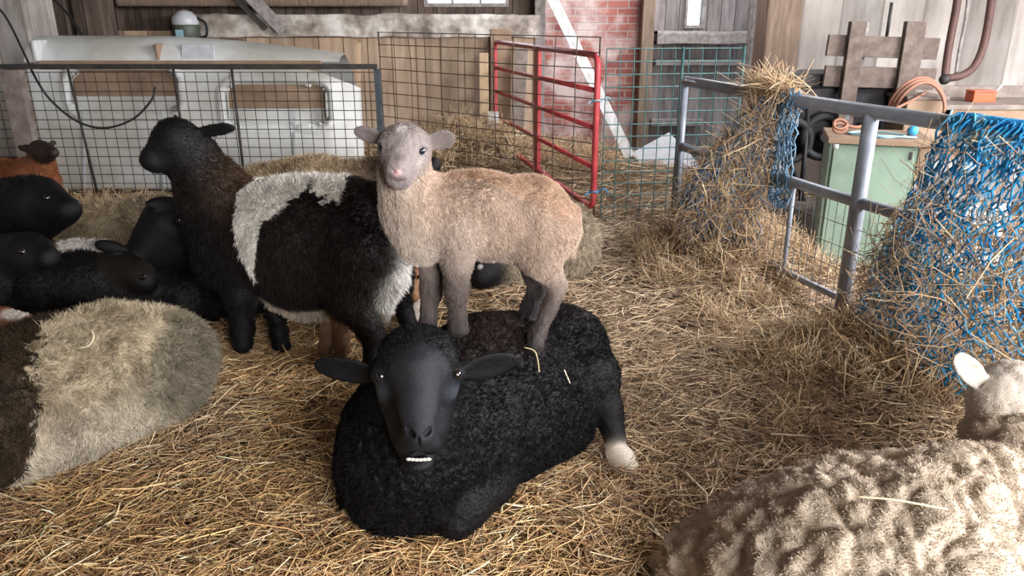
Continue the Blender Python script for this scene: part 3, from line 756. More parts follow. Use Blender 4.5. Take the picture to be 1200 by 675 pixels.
# ================================================================== GROUND AND STRAW
def hgt(x, y):
    P = np.stack([x, y, np.zeros_like(x)], 1)
    h = .022*fbm(P, 1.6, 3, 41)+.012*fbm(P, 6, 2, 42)
    h += .26*np.exp(-(((x-1.22)/.30)**2+((y-4.05)/.38)**2))        # heap below the far hay net
    h += .15*np.exp(-(((x-1.62)/.34)**2+((y-2.62)/.34)**2))        # heap below the near hay net
    h += .03*np.exp(-((y-5.4)/.25)**2)
    h += .30*np.exp(-(((x+.45)/.7)**2+((y-7.3)/.45)**2))           # old hay against the boards
    h -= .006
    return h
dirt = noise_mat('litter', [(.25, (.03, .019, .011)), (.5, (.12, .078, .043)), (.75, (.26, .18, .10))], nscale=28, detail=8, rough=.95, bump=.9, bdist=.02, distort=1.5, spec=.1)
def ground():
    n, m = 200, 220; xs = np.linspace(-5.4, 5.4, n); ys = np.linspace(-2.6, 8.6, m)
    X, Y = np.meshgrid(xs, ys, indexing='ij'); x, y = X.ravel(), Y.ravel(); z = hgt(x, y)-.02
    i = np.arange(n-1)[:, None]*m+np.arange(m-1)[None]; i = i.ravel(); Q = np.stack([i, i+m, i+m+1, i+1], 1)
    o = link('floor', np_mesh('floor', np.stack([x, y, z], 1), Q), dirt); o['kind'] = 'structure'
ground()
STRAW = vcol_mat('straw', .62, .35)
def straw_mesh(name, P, D, L, Wd, col, bend=.12, nseg=2):
    """bent three-sided stalks"""
    n = len(P); D = D/np.linalg.norm(D, axis=1, keepdims=True)
    r1 = np.cross(D, RNG.normal(size=(n, 3))); r1 /= np.linalg.norm(r1, axis=1, keepdims=True); r2 = np.cross(D, r1)
    bd = np.cross(D, [0, 0, 1.])*RNG.normal(size=(n, 1))*bend+np.array([0, 0, 1.])*RNG.normal(size=(n, 1))*bend*.25
    rings = []
    flat = RNG.uniform(.25, .9, (n, 1))
    for k in range(nseg+1):
        t = k/nseg; c = P+D*(t-.5)*L[:, None]+bd*(4*t*(1-t))*L[:, None]
        w = Wd[:, None]*(1 if 0 < k < nseg else .75)
        for a in (0, 2*PI/3, 4*PI/3): rings.append(c+(r1*math.cos(a)+r2*math.sin(a)*flat)*w)
    V = np.stack(rings, 1).reshape(-1, 3); per = 3*(nseg+1); b = np.arange(n)[:, None]*per
    Q = [b+np.array([[k*3+j, k*3+(j+1) % 3, (k+1)*3+(j+1) % 3, (k+1)*3+j]]) for k in range(nseg) for j in range(3)]
    Cc = np.repeat(col, per, 0)
    return np_mesh(name, V, np.concatenate(Q), None, Cc, smooth=False)
def straw_cols(n, dark=.25):
    base = np.array([(.67, .46, .22), (.50, .30, .14), (.74, .55, .33), (.34, .19, .095), (.84, .70, .50), (.17, .095, .05), (.42, .33, .14)])
    p = np.array([.27, .23, .14, .14*(1+dark), .06, .11*(1+dark*2), .03]); p /= p.sum()
    c = base[RNG.choice(len(base), n, p=p)]; return np.clip(c*RNG.uniform(.8, 1.45, (n, 1)), 0, .95)
def bedding():
    Ps = []
    def zone(n, y0, y1, pw=1.0):
        y = y0+(y1-y0)*RNG.random(n)**pw; x = RNG.uniform(-1, 1, n)*(.35+y*.74); return x, y
    x1, y1 = zone(98000, 1.15, 3.1); x2, y2 = zone(56000, 3.1, 5.3); x3, y3 = zone(14000, 5.3, 7.9)
    x = np.concatenate([x1, x2, x3]); y = np.concatenate([y1, y2, y3]); n = len(x)
    keep = (x < 3.4) & (x > -5.1) & (y < 6.1-(x-2.1)*.48+9*(x < 2.0)) & ~((y > 7.3) & (x < -4)); x, y = x[keep], y[keep]; n = len(x)
    P0 = np.stack([x, y, 0*x], 1)
    dens = fbm(P0, 3.0, 2, 77); k = RNG.random(n) < np.clip(.85+dens*.5, .45, 1); x, y, P0 = x[k], y[k], P0[k]; n = len(x)
    layer = RNG.random(n)
    z = hgt(x, y)-.012+.038*layer**1.5+.004
    th = RNG.uniform(0, 2*PI, n)+1.3*fbm(P0, 2.2, 2, 51)*2
    far = np.clip((y-3)/4, 0, 1)
    L = RNG.gamma(2.0, .038, n)+.02; L = np.clip(L, .02, .34)*(1+.3*far)
    pitch = RNG.normal(size=n)*.16
    D = np.stack([np.cos(th)*np.cos(pitch), np.sin(th)*np.cos(pitch), np.sin(pitch)], 1)
    wd = RNG.uniform(.0008, .0025, n)*(1+.5*(RNG.random(n) < .08))*(1+.35*far)
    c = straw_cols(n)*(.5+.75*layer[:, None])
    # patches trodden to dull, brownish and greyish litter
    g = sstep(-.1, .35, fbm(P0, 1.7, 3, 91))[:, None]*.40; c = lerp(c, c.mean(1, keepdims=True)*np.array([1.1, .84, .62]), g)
    gx = sstep(-.3, .8, x+.3*(y-2.2))[:, None]*.6; c = lerp(c, (c.mean(1, keepdims=True)*.85+.12)*np.array([1.40, 1.12, .86]), gx)  # paler, pinker straw to right and back: stronger light put into the colour
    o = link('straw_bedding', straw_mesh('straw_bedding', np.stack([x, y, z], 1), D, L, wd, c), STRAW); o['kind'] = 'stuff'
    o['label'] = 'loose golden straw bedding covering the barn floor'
bedding()

# ================================================================== BARN SHELL
M_dark = plank_mat('dark_planks', [(.3, (.055, .038, .030)), (.55, (.14, .10, .08)), (.8, (.24, .18, .14))], .19, nscale=5, rough=.9)
M_grey = plank_mat('grey_planks', [(.3, (.13, .11, .11)), (.55, (.25, .215, .21)), (.8, (.36, .32, .31))], .14, nscale=6, rough=.9)
M_ply = plank_mat('tan_boards', [(.3, (.36, .255, .18)), (.55, (.54, .40, .29)), (.8, (.64, .51, .39))], .24, gap=(.16, .10, .065), nscale=4, rough=.85, stops2=[(.35, (.6, .55, .5)), (.6, (1, 1, 1))])
M_white = plank_mat('whitewashed_planks', [(.3, (.40, .36, .34)), (.5, (.62, .58, .55)), (.8, (.72, .69, .66))], .28, gap=(.28, .25, .23), nscale=4, rough=.9, stops2=[(.35, (.5, .45, .42)), (.6, (1, 1, 1))], m2=.7)
M_stone = noise_mat('limewashed_stone', [(.35, (.16, .13, .11)), (.5, (.40, .35, .31)), (.65, (.72, .68, .63))], nscale=4.5, detail=8, rough=.95, bump=.8, bdist=.03)
M_wood = noise_mat('weathered_wood', [(.3, (.13, .09, .065)), (.6, (.25, .18, .135)), (.85, (.36, .28, .22))], scale=(6, 6, .7), nscale=5, rough=.85)
M_woodg = noise_mat('grey_brown_wood', [(.3, (.14, .11, .095)), (.6, (.24, .20, .175)), (.85, (.33, .285, .26))], scale=(2, 2, 2), nscale=6, rough=.85)
M_greyw = noise_mat('grey_wood', [(.3, (.16, .14, .13)), (.6, (.30, .27, .26)), (.85, (.42, .39, .37))], scale=(5, 5, 5), nscale=4, rough=.85)
M_pine = noise_mat('pale_pine', [(.3, (.45, .31, .19)), (.7, (.60, .44, .29))], scale=(5, 5, .7), nscale=4, rough=.75)
M_wpaint = noise_mat('white_painted_wood', [(.35, (.45, .44, .43)), (.6, (.70, .70, .70))], scale=(5, 5, 1), nscale=5, rough=.6)
M_ceil = plank_mat('ceiling_boards', [(.3, (.10, .075, .055)), (.7, (.22, .17, .13))], .2, nscale=4, rough=.9)
def brick_mat():
    m, nt, b = new_mat('old_brick'); tc = node(nt, 'ShaderNodeTexCoord'); mp = node(nt, 'ShaderNodeMapping')
    mp.inputs['Rotation'].default_value = (PI/2, 0, 0); nt.links.new(tc.outputs['Object'], mp.inputs['Vector'])
    br = node(nt, 'ShaderNodeTexBrick'); br.inputs['Scale'].default_value = 1; br.inputs['Brick Width'].default_value = .21; br.inputs['Row Height'].default_value = .072
    br.inputs['Mortar Size'].default_value = .008; br.inputs['Mortar Smooth'].default_value = .3
    br.inputs['Color1'].default_value = (.36, .12, .095, 1); br.inputs['Color2'].default_value = (.24, .075, .065, 1); br.inputs['Mortar'].default_value = (.34, .25, .23, 1)
    nt.links.new(mp.outputs['Vector'], br.inputs['Vector'])
    n = node(nt, 'ShaderNodeTexNoise'); n.inputs['Scale'].default_value = 4; n.inputs['Detail'].default_value = 8; nt.links.new(tc.outputs['Object'], n.inputs['Vector'])
    r = ramp(nt, [(.42, (0, 0, 0)), (.62, (.85, .85, .85))]); nt.links.new(n.outputs['Fac'], r.inputs['Fac'])
    mx = node(nt, 'ShaderNodeMix', data_type='RGBA'); nt.links.new(r.outputs['Color'], mx.inputs[0]); nt.links.new(br.outputs['Color'], mx.inputs[6]); mx.inputs[7].default_value = (.58, .48, .46, 1)
    nt.links.new(mx.outputs[2], b.inputs['Base Color']); b.inputs['Roughness'].default_value = .9
    bp = node(nt, 'ShaderNodeBump'); bp.inputs['Strength'].default_value = .6; bp.inputs['Distance'].default_value = .01; bp.invert = True
    nt.links.new(br.outputs['Fac'], bp.inputs['Height']); nt.links.new(bp.outputs['Normal'], b.inputs['Normal']); return m
M_brick = brick_mat()
def st(name, mb, mat, bevel=0):
    o = mb.build(name, mat, bevel=bevel); o['kind'] = 'structure'; return o
def X(px, Y, py=100): return W(px, py, Y)[0]
def Z(py, Y): return W(600, py, Y)[2]
YB = 8.2; TOP = 2.7
# back wall with the strip window above the ledge
xw0, xw1 = X(497, YB, 5), X(596, YB, 5); zs = Z(8, YB); zw1 = zs+.42; xk0 = X(636, YB)
mb = MB(); mb.box(-5.4, xw0, YB, YB+.15, 0, TOP).box(xw0, xw1, YB, YB+.15, 0, zs).box(xw0, xw1, YB, YB+.15, zw1, TOP).box(xw1, xk0, YB, YB+.15, 0, TOP)
st('wall_back', mb, M_dark)
mb = MB(); f = .035
for a, b_, c, d in ((xw0, xw1, zs, zs+f), (xw0, xw1, zw1-f, zw1), (xw0, xw0+f, zs+f, zw1-f), (xw1-f, xw1, zs+f, zw1-f)): mb.box(a, b_, YB-.01, YB+.1, c, d)
for k in (1, 2):
    xm = lerp(xw0, xw1, k/3); mb.box(xm-.012, xm+.012, YB+.01, YB+.06, zs+f, zw1-f)
w1 = st('window_1', mb, M_greyw)
xb1 = X(752, YB)
st('wall_brick', MB().box(xk0, xb1, YB-.12, YB+.15, 0, TOP), M_brick)
# plank wall with the small window
xp1 = X(905, YB); v0, v1 = X(803, YB, 10), X(826, YB, 10); vz = Z(33, YB); vt = vz+.42
mb = MB(); mb.box(xb1, v0, YB, YB+.12, 0, TOP).box(v1, 4.8, YB, YB+.12, 0, TOP).box(v0, v1, YB, YB+.12, 0, vz).box(v0, v1, YB, YB+.12, vt, TOP)
st('wall_plank', mb, M_grey)
mb = MB()
for a, b_, c, d in ((v0, v1, vz, vz+.03), (v0, v1, vt-.03, vt), (v0, v0+.025, vz+.03, vt-.03), (v1-.025, v1, vz+.03, vt-.03)): mb.box(a, b_, YB-.02, YB+.1, c, d)
st('window_2', mb, M_greyw)
glass, nt, bb = new_mat('window_glass'); bb.inputs['Transmission Weight'].default_value = 1; bb.inputs['Roughness'].default_value = .05; bb.inputs['IOR'].default_value = 1.2; bb.inputs['Base Color'].default_value = (.95, .97, 1, 1)
# stone ledge and limewash
def rough_slab(name, x0, x1, y0, y1, z0, z1, mat, amp=.02, n=70, seed=0):
    mb = MB()
    def fn(u, v):
        a = v*4; i = int(min(a, 3.999)); t = a-i
        c = [(y0, z0), (y0, z1), (y1, z1), (y1, z0), (y0, z0)]; y = lerp(c[i][0], c[i+1][0], t); z = lerp(c[i][1], c[i+1][1], t)
        x = lerp(x0, x1, u); j = fbm(np.array([[x, y, z]]), 3.5, 3, seed)[0]*amp
        return (x, y-j*(i < 2), z+j*1.2*(i in (0, 1)))
    mb.grid(fn, n, 16); mb.box(x0, x1, y0+amp, y1, z0+amp, z1-amp); return st(name, mb, mat)
rough_slab('trim_1', X(218, 7.95), X(632, 7.95), 7.9, 8.2, Z(38, 7.95)-.04, Z(17, 7.95), M_stone, .025)
st('trim_2', MB().box(X(626, 8.0), X(638, 8.0), 7.96, 8.07, 0, TOP), M_greyw, .006)          # pale post beside the brick
st('trim_3', MB().box(X(749, 7.9), X(763, 7.9), 7.9, 8.06, 0, TOP), M_wood, .008)
rough_slab('trim_4', X(765, 8.05), X(874, 8.05), 7.95, 8.2, Z(51, 8.05), Z(37, 8.05), M_greyw, .02, 30, 5)
st('trim_5', MB().box(X(768, 8.0), X(872, 8.0), 8.06, 8.2, Z(77, 8.05), Z(70, 8.05)).box(X(832, 8), X(871, 8), 8.1, 8.2, Z(100, 8.1), Z(96, 8.1)).box(X(768, 8), X(830, 8), 8.1, 8.2, Z(148, 8.1), Z(140, 8.1)), M_greyw, .006)
st('trim_6', MB().box(X(873, 7.6), X(887, 7.6), 7.55, 7.7, 0, TOP), M_greyw, .006)
st('trim_7', MB().box(X(886, 6.4), X(931, 6.4), 6.3, 6.6, 0, TOP), M_wood, .015)               # broad corner post
# boards along the foot of the back wall
st('trim_8', MB().box(X(128, 8.02), X(626, 8.02), 7.98, 8.06, 0, Z(36, 8.0)), M_ply)
# left: limewashed planks and posts
st('wall_left', MB().box(-5.4, -5.25, -2.6, 8.2, 0, TOP), M_white)
mb = MB(); mb.box(-5.25, X(76, 7.5), 7.45, 7.55, 0, TOP); st('wall_whitewashed', mb, M_white)
for k, (a, b_) in enumerate(((78, 100), (106, 138))): st('trim_%d' % (9+k), MB().box(X(a, 7.7), X(b_, 7.7), 7.6, 7.9, Z(60, 7.7)-.1, TOP), M_dark, .02)
st('trim_11', MB().box(X(150, 7.9), X(480, 7.9), 7.9, 8.1, Z(14, 7.9)+.05, Z(14, 7.9)+.4), M_wood, .03)
st('trim_12', MB().box(X(140, 7.8), X(285, 7.8), 7.68, 8.0, Z(58, 7.85), Z(46, 7.85)), M_wood, .01)
# right wall, whitewashed, running from the corner post towards the camera
RA, RB = np.array([X(930, 6.3), 6.3, 0]), np.array([4.8, 5.0, 0])
def rw(s, off=0, z=0):
    d = (RB-RA)/np.linalg.norm(RB-RA); n = np.array([d[1], -d[0], 0]); p = RA+d*s+n*off; return np.array([p[0], p[1], z])
LW = np.linalg.norm(RB-RA)
me = MB().box(0, LW, 0, .12, 0, TOP).build('wall_right', M_white); me.location = RA; me.rotation_euler.z = math.atan2(*(RB-RA)[[1, 0]]); me['kind'] = 'structure'
st('wall_side', MB().box(4.8, 4.95, -2.6, 5.05, 0, TOP), M_white)
st('ceiling', MB().box(-5.4, 4.95, -2.6, 8.35, TOP, TOP+.1), M_ceil)
st('wall_front', MB().box(-5.4, .9, -2.75, -2.6, 0, TOP).box(4.2, 4.95, -2.75, -2.6, 0, TOP), M_dark)    # open doorway between, behind the camera
# ================================================================== METAL
M_galv = noise_mat('galvanised_tube', [(.3, (.23, .26, .32)), (.7, (.39, .43, .50))], nscale=9, rough=.38, metal=.15, bump=.05, stops2=[(.4, (.7, .66, .62)), (.6, (1, 1, 1))])
M_red = noise_mat('red_paint', [(.3, (.32, .035, .045)), (.62, (.52, .07, .075)), (.8, (.56, .20, .17))], nscale=7, rough=.4, bump=.1)
M_rust = noise_mat('rusty_wire', [(.3, (.07, .048, .038)), (.7, (.17, .12, .095))], nscale=20, rough=.7, metal=.3)
M_iron = noise_mat('dark_iron', [(.3, (.03, .028, .027)), (.7, (.075, .066, .06))], nscale=14, rough=.6, metal=.4)
M_steel = noise_mat('blue_grey_steel', [(.3, (.035, .045, .055)), (.7, (.09, .11, .13))], nscale=14, rough=.5, metal=.4)
M_teal = noise_mat('teal_wire', [(.3, (.04, .11, .11)), (.7, (.09, .20, .20))], nscale=20, rough=.5, metal=.2)
M_wire = noise_mat('grey_wire', [(.3, (.10, .11, .12)), (.7, (.24, .25, .27))], nscale=20, rough=.5, metal=.5)
M_frp = noise_mat('white_fibreglass', [(.35, (.58, .60, .60)), (.6, (.74, .76, .76))], nscale=3, rough=.35, bump=.02, stops2=[(.42, (.62, .55, .45)), (.6, (1, 1, 1))], m2=.6)
M_card = noise_mat('brown_board', [(.3, (.20, .13, .085)), (.7, (.34, .24, .17))], nscale=5, rough=.85)
M_green = noise_mat('pale_green_paint', [(.35, (.19, .27, .21)), (.6, (.27, .37, .29))], nscale=4, rough=.5, bump=.03, stops2=[(.4, (.75, .68, .58)), (.6, (1, 1, 1))])
M_rubber = flat_mat('black_rubber', (.016, .016, .019), .7)
M_cord = flat_mat('orange_cord', (.30, .135, .085), .7)
M_pipe = noise_mat('brown_pipe', [(.3, (.07, .035, .03)), (.7, (.13, .07, .06))], nscale=9, rough=.6)
M_orange = flat_mat('orange_plastic', (.62, .10, .035), .45)
M_blue = flat_mat('blue_twine', (.05, .33, .62), .6)
M_pblue = flat_mat('pale_blue_cord', (.30, .52, .60), .6)
M_wplast = flat_mat('white_plastic', (.62, .64, .68), .4)
M_engine = noise_mat('black_machine', [(.3, (.018, .017, .02)), (.7, (.05, .045, .05))], nscale=9, rough=.55, metal=.3)
UP = np.array([0, 0, 1.])
def wires(mb, A, B, z0, z1, nc, nr, r, zs=None, bulge=.0, wob=.004, ends=(.0, .0)):
    """welded grid between two ground points"""
    A, B = np.asarray(A, float), np.asarray(B, float); d = B-A; L = np.linalg.norm(d); nrm = np.cross(d/L, UP)
    def pt(s, z):
        p = A+d*s; q = np.array([[p[0], p[1], z]]); o = bulge*math.sin(PI*s)*math.sin(PI*(z-z0)/(z1-z0))+wob*float(fbm(q, 2.5, 2, 7)[0])*3
        return np.array([p[0], p[1], z])+nrm*o
    for i in range(nc+1): mb.tube([pt(i/nc, z0+(z1-z0)*k/5) for k in range(6)], r, 4, caps=False)
    for j in range(nr+1):
        z = z0+(z1-z0)*j/nr; mb.tube([pt(k/12, z)+nrm*r*1.6 for k in range(13)], r, 4, caps=False)
    return mb
# ---- black-framed wire panel at the left
t = thing('wire_panel', 'dark iron framed fence panel of close wire mesh standing before the white shell', 'fence', loc=(-2.3, 5.45, 0))
lc = tuple(-np.array(t.location)); YF = 5.45; xl, xr = X(-60, YF), X(443, YF); zt = Z(76, YF)
MB().box(xl, xr, YF-.018, YF+.018, zt-.028, zt+.005).build('top_rail', M_iron, t, loc=lc)
MB().box(xr-.02, xr+.018, YF-.02, YF+.02, 0, zt-.028).build('end_post', M_steel, t, loc=lc)
for px in (82, 205, 273): MB().tube([(X(px, YF), YF+.01, zt-.03), (X(px, YF)+(.05 if px == 82 else 0), YF+.01, .04)], .010, 6).build('upright', M_iron, t, loc=lc)
wires(MB(), (xl, YF+.02, 0), (xr-.02, YF+.02, 0), .03, zt-.05, 38, 14, .0028, wob=.006).build('wire_mesh', M_iron, t, loc=lc)
t2 = MB().box(X(8, YF), X(30, YF), YF-.05, YF+.05, 0, zt-.03).build('fence_post', M_woodg); tag(t2, 'dark wooden post at the left end of the black wire fence panel', 'post')
# ---- rusty stock panel behind the lamb
PA, PB = np.array([X(447, 6.6), 6.6, 0]), np.array([.56, 5.12, 0])
t = thing('stock_panel', 'rusty brown wire stock panel in front of the tan boards and red gate', 'fence', loc=tuple((PA+PB)/2)); lc = tuple(-np.array(t.location))
wires(MB(), PA, PB, .02, 1.17, 12, 12, .0034, wob=.008).build('wire_mesh', M_rust, t, loc=lc)
for s in (0, 1):
    p = PA+(PB-PA)*s; MB().tube([(p[0], p[1], .0), (p[0], p[1], 1.17)], .006, 6).build('end_wire', M_rust, t, loc=lc)
# ---- teal panel
TA, TB = np.array([.60, 5.08, 0]), np.array([X(868, 5.2), 5.2, 0])
t = thing('wire_panel', 'teal coated wire panel between the red gate and the grey gate', 'fence', loc=tuple((TA+TB)/2)); lc = tuple(-np.array(t.location))
wires(MB(), TA, TB, .0, 1.10, 10, 14, .0036, wob=.006).build('wire_mesh', M_teal, t, loc=lc)
for s in (.55, 1): p = TA+(TB-TA)*s; MB().tube([(p[0], p[1]-.01, .0), (p[0], p[1]-.01, 1.11)], .009, 6).build('upright', M_teal, t, loc=lc)
# ---- red gate
def fillet_rect(P, r, n=6):
    out = []
    m = len(P)
    for i in range(m):
        a, b, c = P[i-1], P[i], P[(i+1) % m]; u = (a-b)/np.linalg.norm(a-b); v = (c-b)/np.linalg.norm(c-b)
        p, q = b+u*r, b+v*r
        for k in range(n+1): s = k/n; out.append((1-s)**2*p+2*s*(1-s)*b+s*s*q)
    return out
R0, R1 = np.array([-.165, 7.75, 0]), np.array([.55, 5.1, 0])
def rg(s, z): return R0+(R1-R0)*s+UP*z
t = thing('metal_gate', 'red painted tubular farm gate ajar before the brick wall', 'gate', loc=tuple((R0+R1)/2)); lc = tuple(-np.array(t.location))
MB().tube(fillet_rect([rg(0, .12), rg(0, 1.06), rg(1, 1.06), rg(1, .06)], .09), .021, 10, closed=True).build('frame', M_red, t, loc=lc)
for z0, z1 in ((.82, .84), (.60, .60), (.36, .34)): MB().tube([rg(.01, z0), rg(.99, z1)], .018, 8).build('rail', M_red, t, loc=lc)
d = (R1-R0)/np.linalg.norm(R1-R0)
a = rg(.52, .56); MB().obox(a+np.array([0, 0, 0]), d*.055, np.cross(d, UP)*.014, UP*.50).build('brace', M_red, t, loc=lc)
for nm, z in (('upper', .78), ('lower', .18)):
    p = rg(1, z); o = MB()
    o.tube([p+.03*np.array([math.cos(a), math.sin(a), .15*math.sin(3*a)]) for a in np.linspace(0, 2*PI, 14)], .006, 5)
    o.tube(curve_pts([p+[.03, 0, 0], p+[.07, -.01, .02], p+[.10, 0, -.01]], 8), .005, 5); o.tube(curve_pts([p+[-.03, 0, 0], p+[-.06, -.03, -.02]][:2], 4), .005, 5)
    b_ = o.build('twine_knot', M_blue if nm == 'lower' else M_pblue); tag(b_, 'pale blue twine tied around the %s red gate post' % nm if nm == 'upper' else 'blue twine knot low on the red gate post near the straw', 'twine')
o = MB().box(X(571, 7.3), X(584, 7.3), 7.28, 7.34, Z(150, 7.3), Z(131, 7.3)).build('latch_block', M_wpaint, bevel=.004); tag(o, 'small pale wooden block at the far end of the red gate', 'block')
# ---- boards leaning about
o = MB().plank(W(645, -6, 7.85), W(738, 184, 7.3), .10, .022, (0, -1, .1)).build('leaning_board', M_wpaint, bevel=.002); tag(o, 'white painted board leaning diagonally against the brick wall', 'board')
o = MB().plank(W(420, 50, 7.2), W(420, 205, 7.1), .035, .02, (0, -1, 0)).build('wooden_stick', M_pine); tag(o, 'thin pale stick upright behind the end of the black wire fence', 'stick')
o = MB().plank(W(567, 62, 7.6), W(568, 172, 7.5), .085, .02, (0, -1, 0)).build('board', M_pine); tag(o, 'narrow pine board standing at the far post of the red gate', 'board')
o = MB().plank(W(587, 34, 7.9), W(587, 190, 7.85), .20, .03, (0, -1, 0)).build('tan_board', M_card, bevel=.003); tag(o, 'tall brown board behind the far end of the red gate', 'board')
o = MB().plank(W(612, 50, 7.8), W(604, 190, 7.6), .12, .03, (0, -1, 0)).build('board', M_woodg, bevel=.003); tag(o, 'dark board leaning behind the brace of the red gate', 'board')
o = MB().plank(W(276, -22, 7.72), W(332, 36, 7.83), .115, .025, (0, -1, .2)).build('slanting_board', M_greyw, bevel=.003); tag(o, 'grey board sloping down across the top of the back wall ledge', 'board')
o = MB().plank(W(258, -20, 7.78), W(312, 34, 7.86), .05, .02, (0, -1, .2)).build('slanting_board', M_iron); tag(o, 'black strip lying beneath the sloping grey board', 'strip')
mb = MB()
o = mb.plank(W(762, 168, 7.5), W(805, 215, 6.9), .42, .02, (0, -1, .35)).build('grey_panel', M_wplast, bevel=.003); tag(o, 'pale grey sheet slumped beyond the teal wire panel', 'sheet')
# ---- white fibreglass pickup canopy
def canopy():
    Y0 = 6.0
    t = thing('truck_canopy', 'white fibreglass truck canopy with window openings behind the left fence', 'truck canopy', loc=(-2.4, Y0+.3, 0)); lc = tuple(-np.array(t.location))
    x0, x1 = X(22, Y0), X(414, Y0); zt = Z(80, Y0)
    # side wall with two window holes: built from panels round the openings
    wins = [(X(76, Y0), X(206, Y0), Z(134, Y0), Z(82, Y0)), (X(258, Y0), X(383, Y0), Z(150, Y0), Z(97, Y0))]
    mb = MB(); n = 120; m = 50
    xs = np.linspace(x0, x1, n+1); zs = np.linspace(0, zt, m+1)
    def rr(x, z, w, r=.09, slack=0):
        cx, cz = (w[0]+w[1])/2, (w[2]+w[3])/2; qx = abs(x-cx)-((w[1]-w[0])/2-r); qz = abs(z-cz)-((w[3]-w[2])/2-r)
        return math.hypot(max(qx, 0), max(qz, 0))+min(max(qx, qz), 0)-r
    def surf(x, z):
        e = max(0, (x-(x1-.25))/.25); y = Y0+.02+.20*e*e+.06*max(0, (z-.35)/.6)**2
        s = (x-x0)/(x1-x0)
        lean = 0
        return np.array([x+lean, y, z])
    base = {}
    V = []; F = []
    for i, x in enumerate(xs):
        for j, z in enumerate(zs):
            zz = z*(1-.18*max(0, (x-(x1-.5))/.5)**2); d = min(rr(x, zz, w) for w in wins)
            p = surf(x, zz)
            if -.03 < d < .0: p = p+np.array([0, .05, 0])
            if 0 <= d < .035: p = p+np.array([0, -.022, 0])
            base[i, j] = len(V); V.append(p)
    for i in range(n):
        for j in range(m):
            cx = (xs[i]+xs[i+1])/2; cz = (zs[j]+zs[j+1])/2; cz *= (1-.18*max(0, (cx-(x1-.5))/.5)**2)
            if min(rr(cx, cz, w) for w in wins) < -.03: continue
            F.append((base[i, j], base[i+1, j], base[i+1, j+1], base[i, j+1]))
    mb.add(V, F, True)
    o = mb.build('side_wall', M_frp, t, loc=lc); s = o.modifiers.new('thick', 'SOLIDIFY'); s.thickness = .012; s.offset = 1
    for w in wins:
        MB().box(w[0]-.02, w[1]+.02, Y0+.10, Y0+.115, w[3]-.20, w[3]+.02).build('window_board', M_card, t, loc=lc)
        MB().box(w[0]-.02, w[1]+.02, Y0+.12, Y0+.13, w[2]-.02, w[3]-.14).build('window_panel', M_frp, t, loc=lc)
    MB().box(x0+.15, x1-.25, Y0+.06, Y0+.10, zt-.02, zt+.05).build('ledge_board', M_card, t, loc=lc)
    # roof cap seen as the white strip above
    def cap(u, v):
        x = lerp(X(50, Y0+.3), X(405, Y0+.3), u); za = lerp(Z(45, Y0+.35), Z(66, Y0+.35), max(0, (u-.35)/.65)**1.6); zb = Z(72, Y0+.2)
        a = v; return (x, Y0+.12+.28*a**1.5, lerp(zb, za+.02, math.sin(a*PI/2)))
    MB().grid(cap, 40, 8).build('roof_cap', M_frp, t, loc=lc)
    MB().grid(lambda u, v: (lerp(X(52, Y0+.4), X(403, Y0+.4), u), Y0+.40+.5*v, lerp(Z(45, Y0+.4), Z(64, Y0+.4), max(0, (u-.35)/.65)**1.6)+.01-.3*v*v), 20, 6).build('roof_back', M_frp, t, loc=lc)
    MB().box(X(47, Y0+.1), X(52, Y0+.1), Y0+.08, Y0+.40, Z(72, Y0+.1), Z(46, Y0+.3)).build('end_lip', M_wpaint, t, loc=lc, bevel=.01)
    MB().box(X(195, Y0+.2), X(197, Y0+.2), Y0+.10, Y0+.30, Z(70, Y0+.1), Z(50, Y0+.3)).build('seam', M_card, t, loc=lc)
    MB().obox(W(232, 60, Y0+.15), np.array([.125, 0, 0]), np.array([0, .006, .004]), np.array([0, .02, .052])).build('vent_flap', M_wplast, t, loc=lc, bevel=.003)
    for px in (98, 190, 345): MB().plank(W(px, 128, Y0+.0), W(px+1, 240, Y0+.0), .014, .012).build('rib', M_wplast, t, loc=lc)
canopy()
# backing boards behind canopy
o = MB().box(X(205, 7), X(258, 7), 6.6, 6.64, 0, Z(75, 6.6)).build('brown_board', M_card); tag(o, 'brown board standing upright behind the gap in the white shell', 'board')
# cable drooping on the fence
o = MB().tube(curve_pts([W(-10, 0, 6.6), W(8, 22, 6.4), W(28, 62, 5.8), W(42, 92, 5.38), W(60, 118, 5.36), W(90, 142, 5.36), W(122, 150, 5.36), W(155, 140, 5.36), W(177, 118, 5.36), W(182, 102, 5.40)], 50), .008, 6).build('cable', M_rubber); tag(o, 'black cable drooping in a loop across the left wire fence', 'cable')
o = MB().tube(curve_pts([W(55, -8, 7.3), W(78, 15, 7.0), W(96, 42, 6.7), W(99, 60, 6.55)], 20), .011, 6).build('cable', M_rubber); tag(o, 'thin black cable hanging against the dark planks at top left', 'cable')
# jug and rag on the ledge
t = thing('plastic_jug', 'white plastic jug with dark green lower half on the beam above the white shell', 'jug', loc=tuple(W(220, 46, 7.85))); p = W(220, 46, 7.85); lc = tuple(-p)
def lathe(prof, n=16): 
    mb = MB(); mb.grid(lambda u, v: (lambda i, f: (lerp(prof[i][0], prof[i+1][0], f)*math.cos(2*PI*u), lerp(prof[i][0], prof[i+1][0], f)*math.sin(2*PI*u), lerp(prof[i][1], prof[i+1][1], f)))(min(int(v*(len(prof)-1)), len(prof)-2), v*(len(prof)-1)-min(int(v*(len(prof)-1)), len(prof)-2)), n, (len(prof)-1)*2); return mb
lathe([(0, 0), (.11, 0), (.125, .02), (.125, .12), (.12, .135)]).build('body', flat_mat('dark_green_plastic', (.07, .085, .06)), t)
lathe([(.12, .135), (.125, .15), (.12, .20), (.07, .25), (.03, .265), (0, .27)]).build('shoulder', M_wplast, t)
